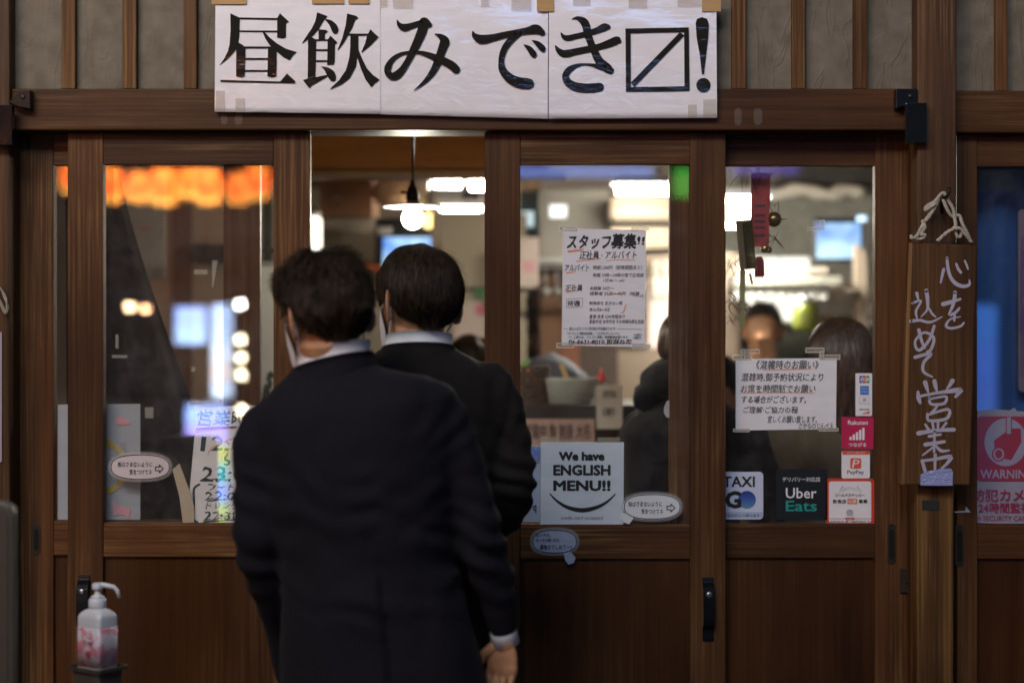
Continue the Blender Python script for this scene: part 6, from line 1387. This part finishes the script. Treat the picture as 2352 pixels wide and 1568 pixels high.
M2 = Matrix.Translation(cb)
parts = [lathe_mesh((0, 0, hz - .004), [(.0105, 0), (.0115, .002), (.0115, .010), (.009, .013)], 20), tube_mesh(tip, [.0062, .0055, .0045, .004, .0032], 12)]
put('pump_head', *merge(xf(parts, M2)), white_plastic, sb, smooth=True)
sn = thing('sanitiser_stand', 'thin metal stand with a small tray carrying the sanitiser bottle', 'stand', (cb.x, cb.y, 0))
tray_m = plain('worn_grey_metal', (.12, .105, .08), .45, .5, var=.25)
put('tray', *sqloft([sq(.092, .074, -.003), sq(.100, .082, -.002), sq(.102, .084, .006), sq(.098, .080, .006), sq(.096, .078, -.0008)], M_), tray_m, sn)
put('tray_sleeve', *sqloft([sq(.080, .064, -.12), sq(.084, .068, -.004)], M_), tray_m, sn)
tube('pole', [(cb.x, cb.y, cb.z - .12), (cb.x, cb.y, .02)], .016, tray_m, sn, n=16); lathe('foot', (cb.x, cb.y, 0), [(.15, 0), (.15, .008), (.03, .02)], tray_m, sn)
# ================================================================ left edge: standing board, notice, rope
sbd = thing('standing_board', 'tall beige rounded standing board cut off by the left edge', 'standing board', tuple(Wp(-60, 1568, -1.1)))
prism('board', rrect(-190, 32, 1150, 2600, 34, 8), -1.1, .03, plain('beige_frame', (.075, .068, .048), .5), sbd, bevel=.006); prism('board_face', rrect(-176, 18, 1166, 2560, 24, 8), -1.104, .004, plain('dark_face', (.045, .040, .028), .6), sbd)
a = Wp(-190, 2600, -1.1); box('foot', a.x, Wp(32, 0, -1.1).x, -1.22, -.95, 0, .03, black_metal, sbd)
tag(prism('white_sheet', rrect(-120, 4, 762, 1062, 4), -.055, .002, paper('edge_sheet', (.40, .37, .42)), None), 'pale sheet fixed at the very left edge of the front', 'sheet')
rb = thing('rope_coil', 'small loop of pale cord hanging at the left edge post', 'rope', tuple(Wp(4, 655, -.07)))
for i in range(4):
    P = catmull([tuple(Wp(u + random.uniform(-3, 3), v, -.06 - .004 * i)) for u, v in ((-10, 655), (2, 664), (12, 685), (17, 705), (16, 720), (9, 712), (0, 690), (-10, 668))], 4); tube('cord_strand', P, .0018, rope_m, rb, n=6)
# ================================================================ the other side of the street (seen only as reflections)
ob = thing('opposite_building', 'dark shop building across the street mirrored in the glass', 'building', (0, -12, 0))
dk_wall = plain('dark_shop_wall', (.06, .05, .045), .8, scale=2)
box('wall', -14, 14, -12.6, -12, 0, 8, dk_wall, ob, bevel=0)
for i in range(9):
    x = -12 + i * 3; fr_ = box('window', x - .9, x + .9, -12.0, -11.96, 4.6, 6.2, black_metal, ob); box('window_pane', x - .8, x + .8, -11.97, -11.95, 4.7, 6.1, plain('dark_glass', (.02, .02, .03), .1, coat=1), fr_)
for (x0, x1) in ((-9, -5), (-1, 2.4), (5, 8)): box('shutter', x0, x1, -12.0, -11.95, 0, 2.6, plain('grey_shutter', (.10, .09, .085), .6), ob)
# row of orange lanterns
lan_m, t_, b_ = new_mat('orange_lantern_glow'); tc = t_.nodes.new('ShaderNodeTexCoord'); ns = t_.nodes.new('ShaderNodeTexNoise'); ns.inputs['Scale'].default_value = 3.5; cr = t_.nodes.new('ShaderNodeValToRGB')
t_.links.new(tc.outputs['Object'], ns.inputs['Vector']); t_.links.new(ns.outputs[0], cr.inputs[0]); t_.links.new(cr.outputs[0], b_.inputs['Emission Color']); cr.color_ramp.elements[0].position = .4; cr.color_ramp.elements[0].color = (1, .12, .01, 1); cr.color_ramp.elements[1].position = .62; cr.color_ramp.elements[1].color = (1, .42, .06, 1)
b_.inputs['Emission Strength'].default_value = 10; b_.inputs['Base Color'].default_value = (.5, .1, .02, 1)
first = None
k = 14.3 / F
for i in range(8):
    u = 590 - i * 58; x = (u - 1176) * k; z = CAM_H + (784 - 418) * k
    if first is None:
        first = thing('paper_lantern', 'glowing orange paper lantern in a row across the street', 'lantern', (x, -10, z), 'orange lanterns across the street')
        prof = [(.05, -.15), (.09, -.13), (.115, -.06), (.12, 0), (.115, .06), (.09, .13), (.05, .15)]
        lathe('lantern_shade', (x, -10, z), prof, lan_m, first); lathe('lantern_ring', (x, -10, z + .15), [(.05, 0), (.05, .02)], black_metal, first); lathe('lantern_ring', (x, -10, z - .17), [(.05, 0), (.05, .02)], black_metal, first)
    else:
        c = first.copy(); COL.objects.link(c); c.location = (x + random.uniform(-.04, .04), -10 + random.uniform(-.5, .4), z + random.uniform(-.05, .04)); c.scale = [random.uniform(.85, 1.15)] * 3
        for chd in [o for o in bpy.data.objects if o.parent == first]:
            d_ = chd.copy(); COL.objects.link(d_); d_.parent = c
tag(tube('lantern_rail', [(-5.2, -10, 3.12), (-1.4, -10, 3.12)], .02, black_metal, None, n=8), 'rail the orange lanterns hang from', 'rail')
for x in (-5.2, -1.4): tube('rail_post', [(x, -10, 3.12), (x, -10, 0)], .03, black_metal, bpy.data.objects['lantern_rail'], n=8)
# vending machines / light boxes
def lightbox(label, u0, u1, v0, v1, y, bands, cat='lit sign', strength=5):
    kk_ = (CAM_D - y) / F; x0, x1 = (u0 - 1176) * kk_, (u1 - 1176) * kk_; z1, z0 = CAM_H - (v0 - 784) * kk_, max(.05, CAM_H - (v1 - 784) * kk_)
    r = thing('light_box', label, cat, ((x0 + x1) / 2, y, 0)); box('cabinet', x0 - .04, x1 + .04, y - .35, y - .01, 0, z1 + .05, black_metal, r)
    n = len(bands)
    for i, c_ in enumerate(bands):
        box('lit_panel', x0, x1, y - .01, y + .005, z1 - (z1 - z0) * (i + 1) / n + .004, z1 - (z1 - z0) * i / n, lamp_mat('box_glow', c_, strength), r, bevel=0)
    return r
lightbox('glowing blue white vending machine across the street', 484, 532, 700, 1010, -10, [(.45, .62, 1), (.50, .68, 1), (.7, .8, 1), (.8, .72, .75), (.6, .75, 1), (.45, .6, .15), (.25, .5, .95)], 'vending machine', 10)
lightbox('small blue lit sign beside the vending machine', 400, 470, 705, 790, -10.2, [(.35, .5, 1), (.4, .6, 1)], strength=9)
lightbox('low blue and green lit sign at the foot of the vending machine', 425, 520, 930, 1200, -9.6, [(.3, .45, 1), (.35, .3, .9), (.35, .45, .05), (.05, .4, .45), (.1, .25, .8), (.25, .4, .05)], strength=10)
lightbox('tall blue lit sign across the street to the right', 2240, 2292, 700, 1210, -10, [(.08, .28, 1), (.10, .24, 1), (.10, .22, .9), (.06, .5, 1), (.10, .2, .9), (.06, .22, 1)], strength=3)
def tubelight(label, u0, u1, v0, v1, y, col, s):
    kk_ = (CAM_D - y) / F; r = thing('neon_bar', label, 'neon light', ((u0 - 1176) * kk_, y, 3))
    x0, x1, z1, z0 = (u0 - 1176) * kk_, (u1 - 1176) * kk_, CAM_H - (v0 - 784) * kk_, CAM_H - (v1 - 784) * kk_
    box('glow_bar', x0, x1, y - .02, y + .02, z0, z1, lamp_mat('neon', col, s), r, bevel=.004); box('bar_mount', x0, x1, y - .10, y - .02, z0 - .02, z1 + .02, black_metal, r)
    for x in (x0, x1): box('mount_arm', x - .02, x + .02, y - 2.2, y - .1, z1 - .03, z1, black_metal, r)
tubelight('long blue neon bar across the street mirrored above the notice', 1180, 1500, 384, 404, -10, (.16, .34, 1), 5)
tubelight('violet neon bar across the street mirrored above the charm', 1680, 1840, 376, 396, -10, (.25, .18, 1), 2.2)
tubelight('green neon block across the street', 1548, 1592, 385, 452, -10, (.12, .9, .10), 2.6)
# round lamps on strings
def orb(label, u, v, col, s, r=.045):
    kk_ = 13.1 / F; o_ = thing('round_lamp', label, 'lamp', ((u - 1176) * kk_, -8.8, CAM_H - (v - 784) * kk_), 'round lamps strung across the street')
    p = Vector(o_.location); vs, fs = sphere_mesh(p, r, 16, 10); put('lamp_globe', vs, fs, lamp_mat('orb', col, s), o_, smooth=True); tube('lamp_cord', [p + Vector((0, 0, r)), p + Vector((0, 0, r + .12))], .004, black_metal, o_, n=5)
for (u, v, lb, col, s) in ((550, 698, 'topmost white round lamp mirrored on the inner stile', (1, 1, .92), 120), (551, 780, 'second cream round lamp of the mirrored column', (1, .88, .55), 90), (552, 822, 'third cream round lamp of the mirrored column', (1, .88, .55), 90), (553, 861, 'fourth cream round lamp of the mirrored column', (1, .88, .55), 90), (554, 941, 'lowest round lamp of the mirrored column', (1, .85, .55), 90),
                          (294, 704, 'left one of the pair of peach lamps mirrored in the dark glass', (1, .66, .36), 55), (329, 709, 'right one of the pair of peach lamps mirrored in the dark glass', (1, .5, .26), 40)): orb(lb, u, v, col, s, .028)
# big shop signs and an added white panel: the light that falls on the front
def bigsign(label, x0, x1, y, z0, z1, col, s, tilt=0):
    r = thing('shop_sign', label, 'lit sign', ((x0 + x1) / 2, y, z0)); box('sign_cabinet', x0 - .05, x1 + .05, y - .3, y - .01, z0 - .05, z1 + .05, black_metal, r); box('sign_face', x0, x1, y - .01, y + .005, z0, z1, lamp_mat('sign_glow', col, s), r, bevel=0)
    for x in (x0 + .3, x1 - .3): box('sign_arm', x - .04, x + .04, -12, y - .3, z1 - .1, z1, black_metal, r)
bigsign('large white lit panel added above the street to light the front', -3.2, -.4, -3.1, 3.7, 4.3, (1, .97, .92), 13)  # added, out of view, so that light falls on the front from above
bigsign('blue shop sign high across the street', -.4, 2.2, -7.2, 3.85, 4.25, (.20, .42, 1), 5.0)
bigsign('orange shop sign high across the street', -6.4, -4.2, -7.0, 3.6, 4.6, (1, .32, .06), 10)
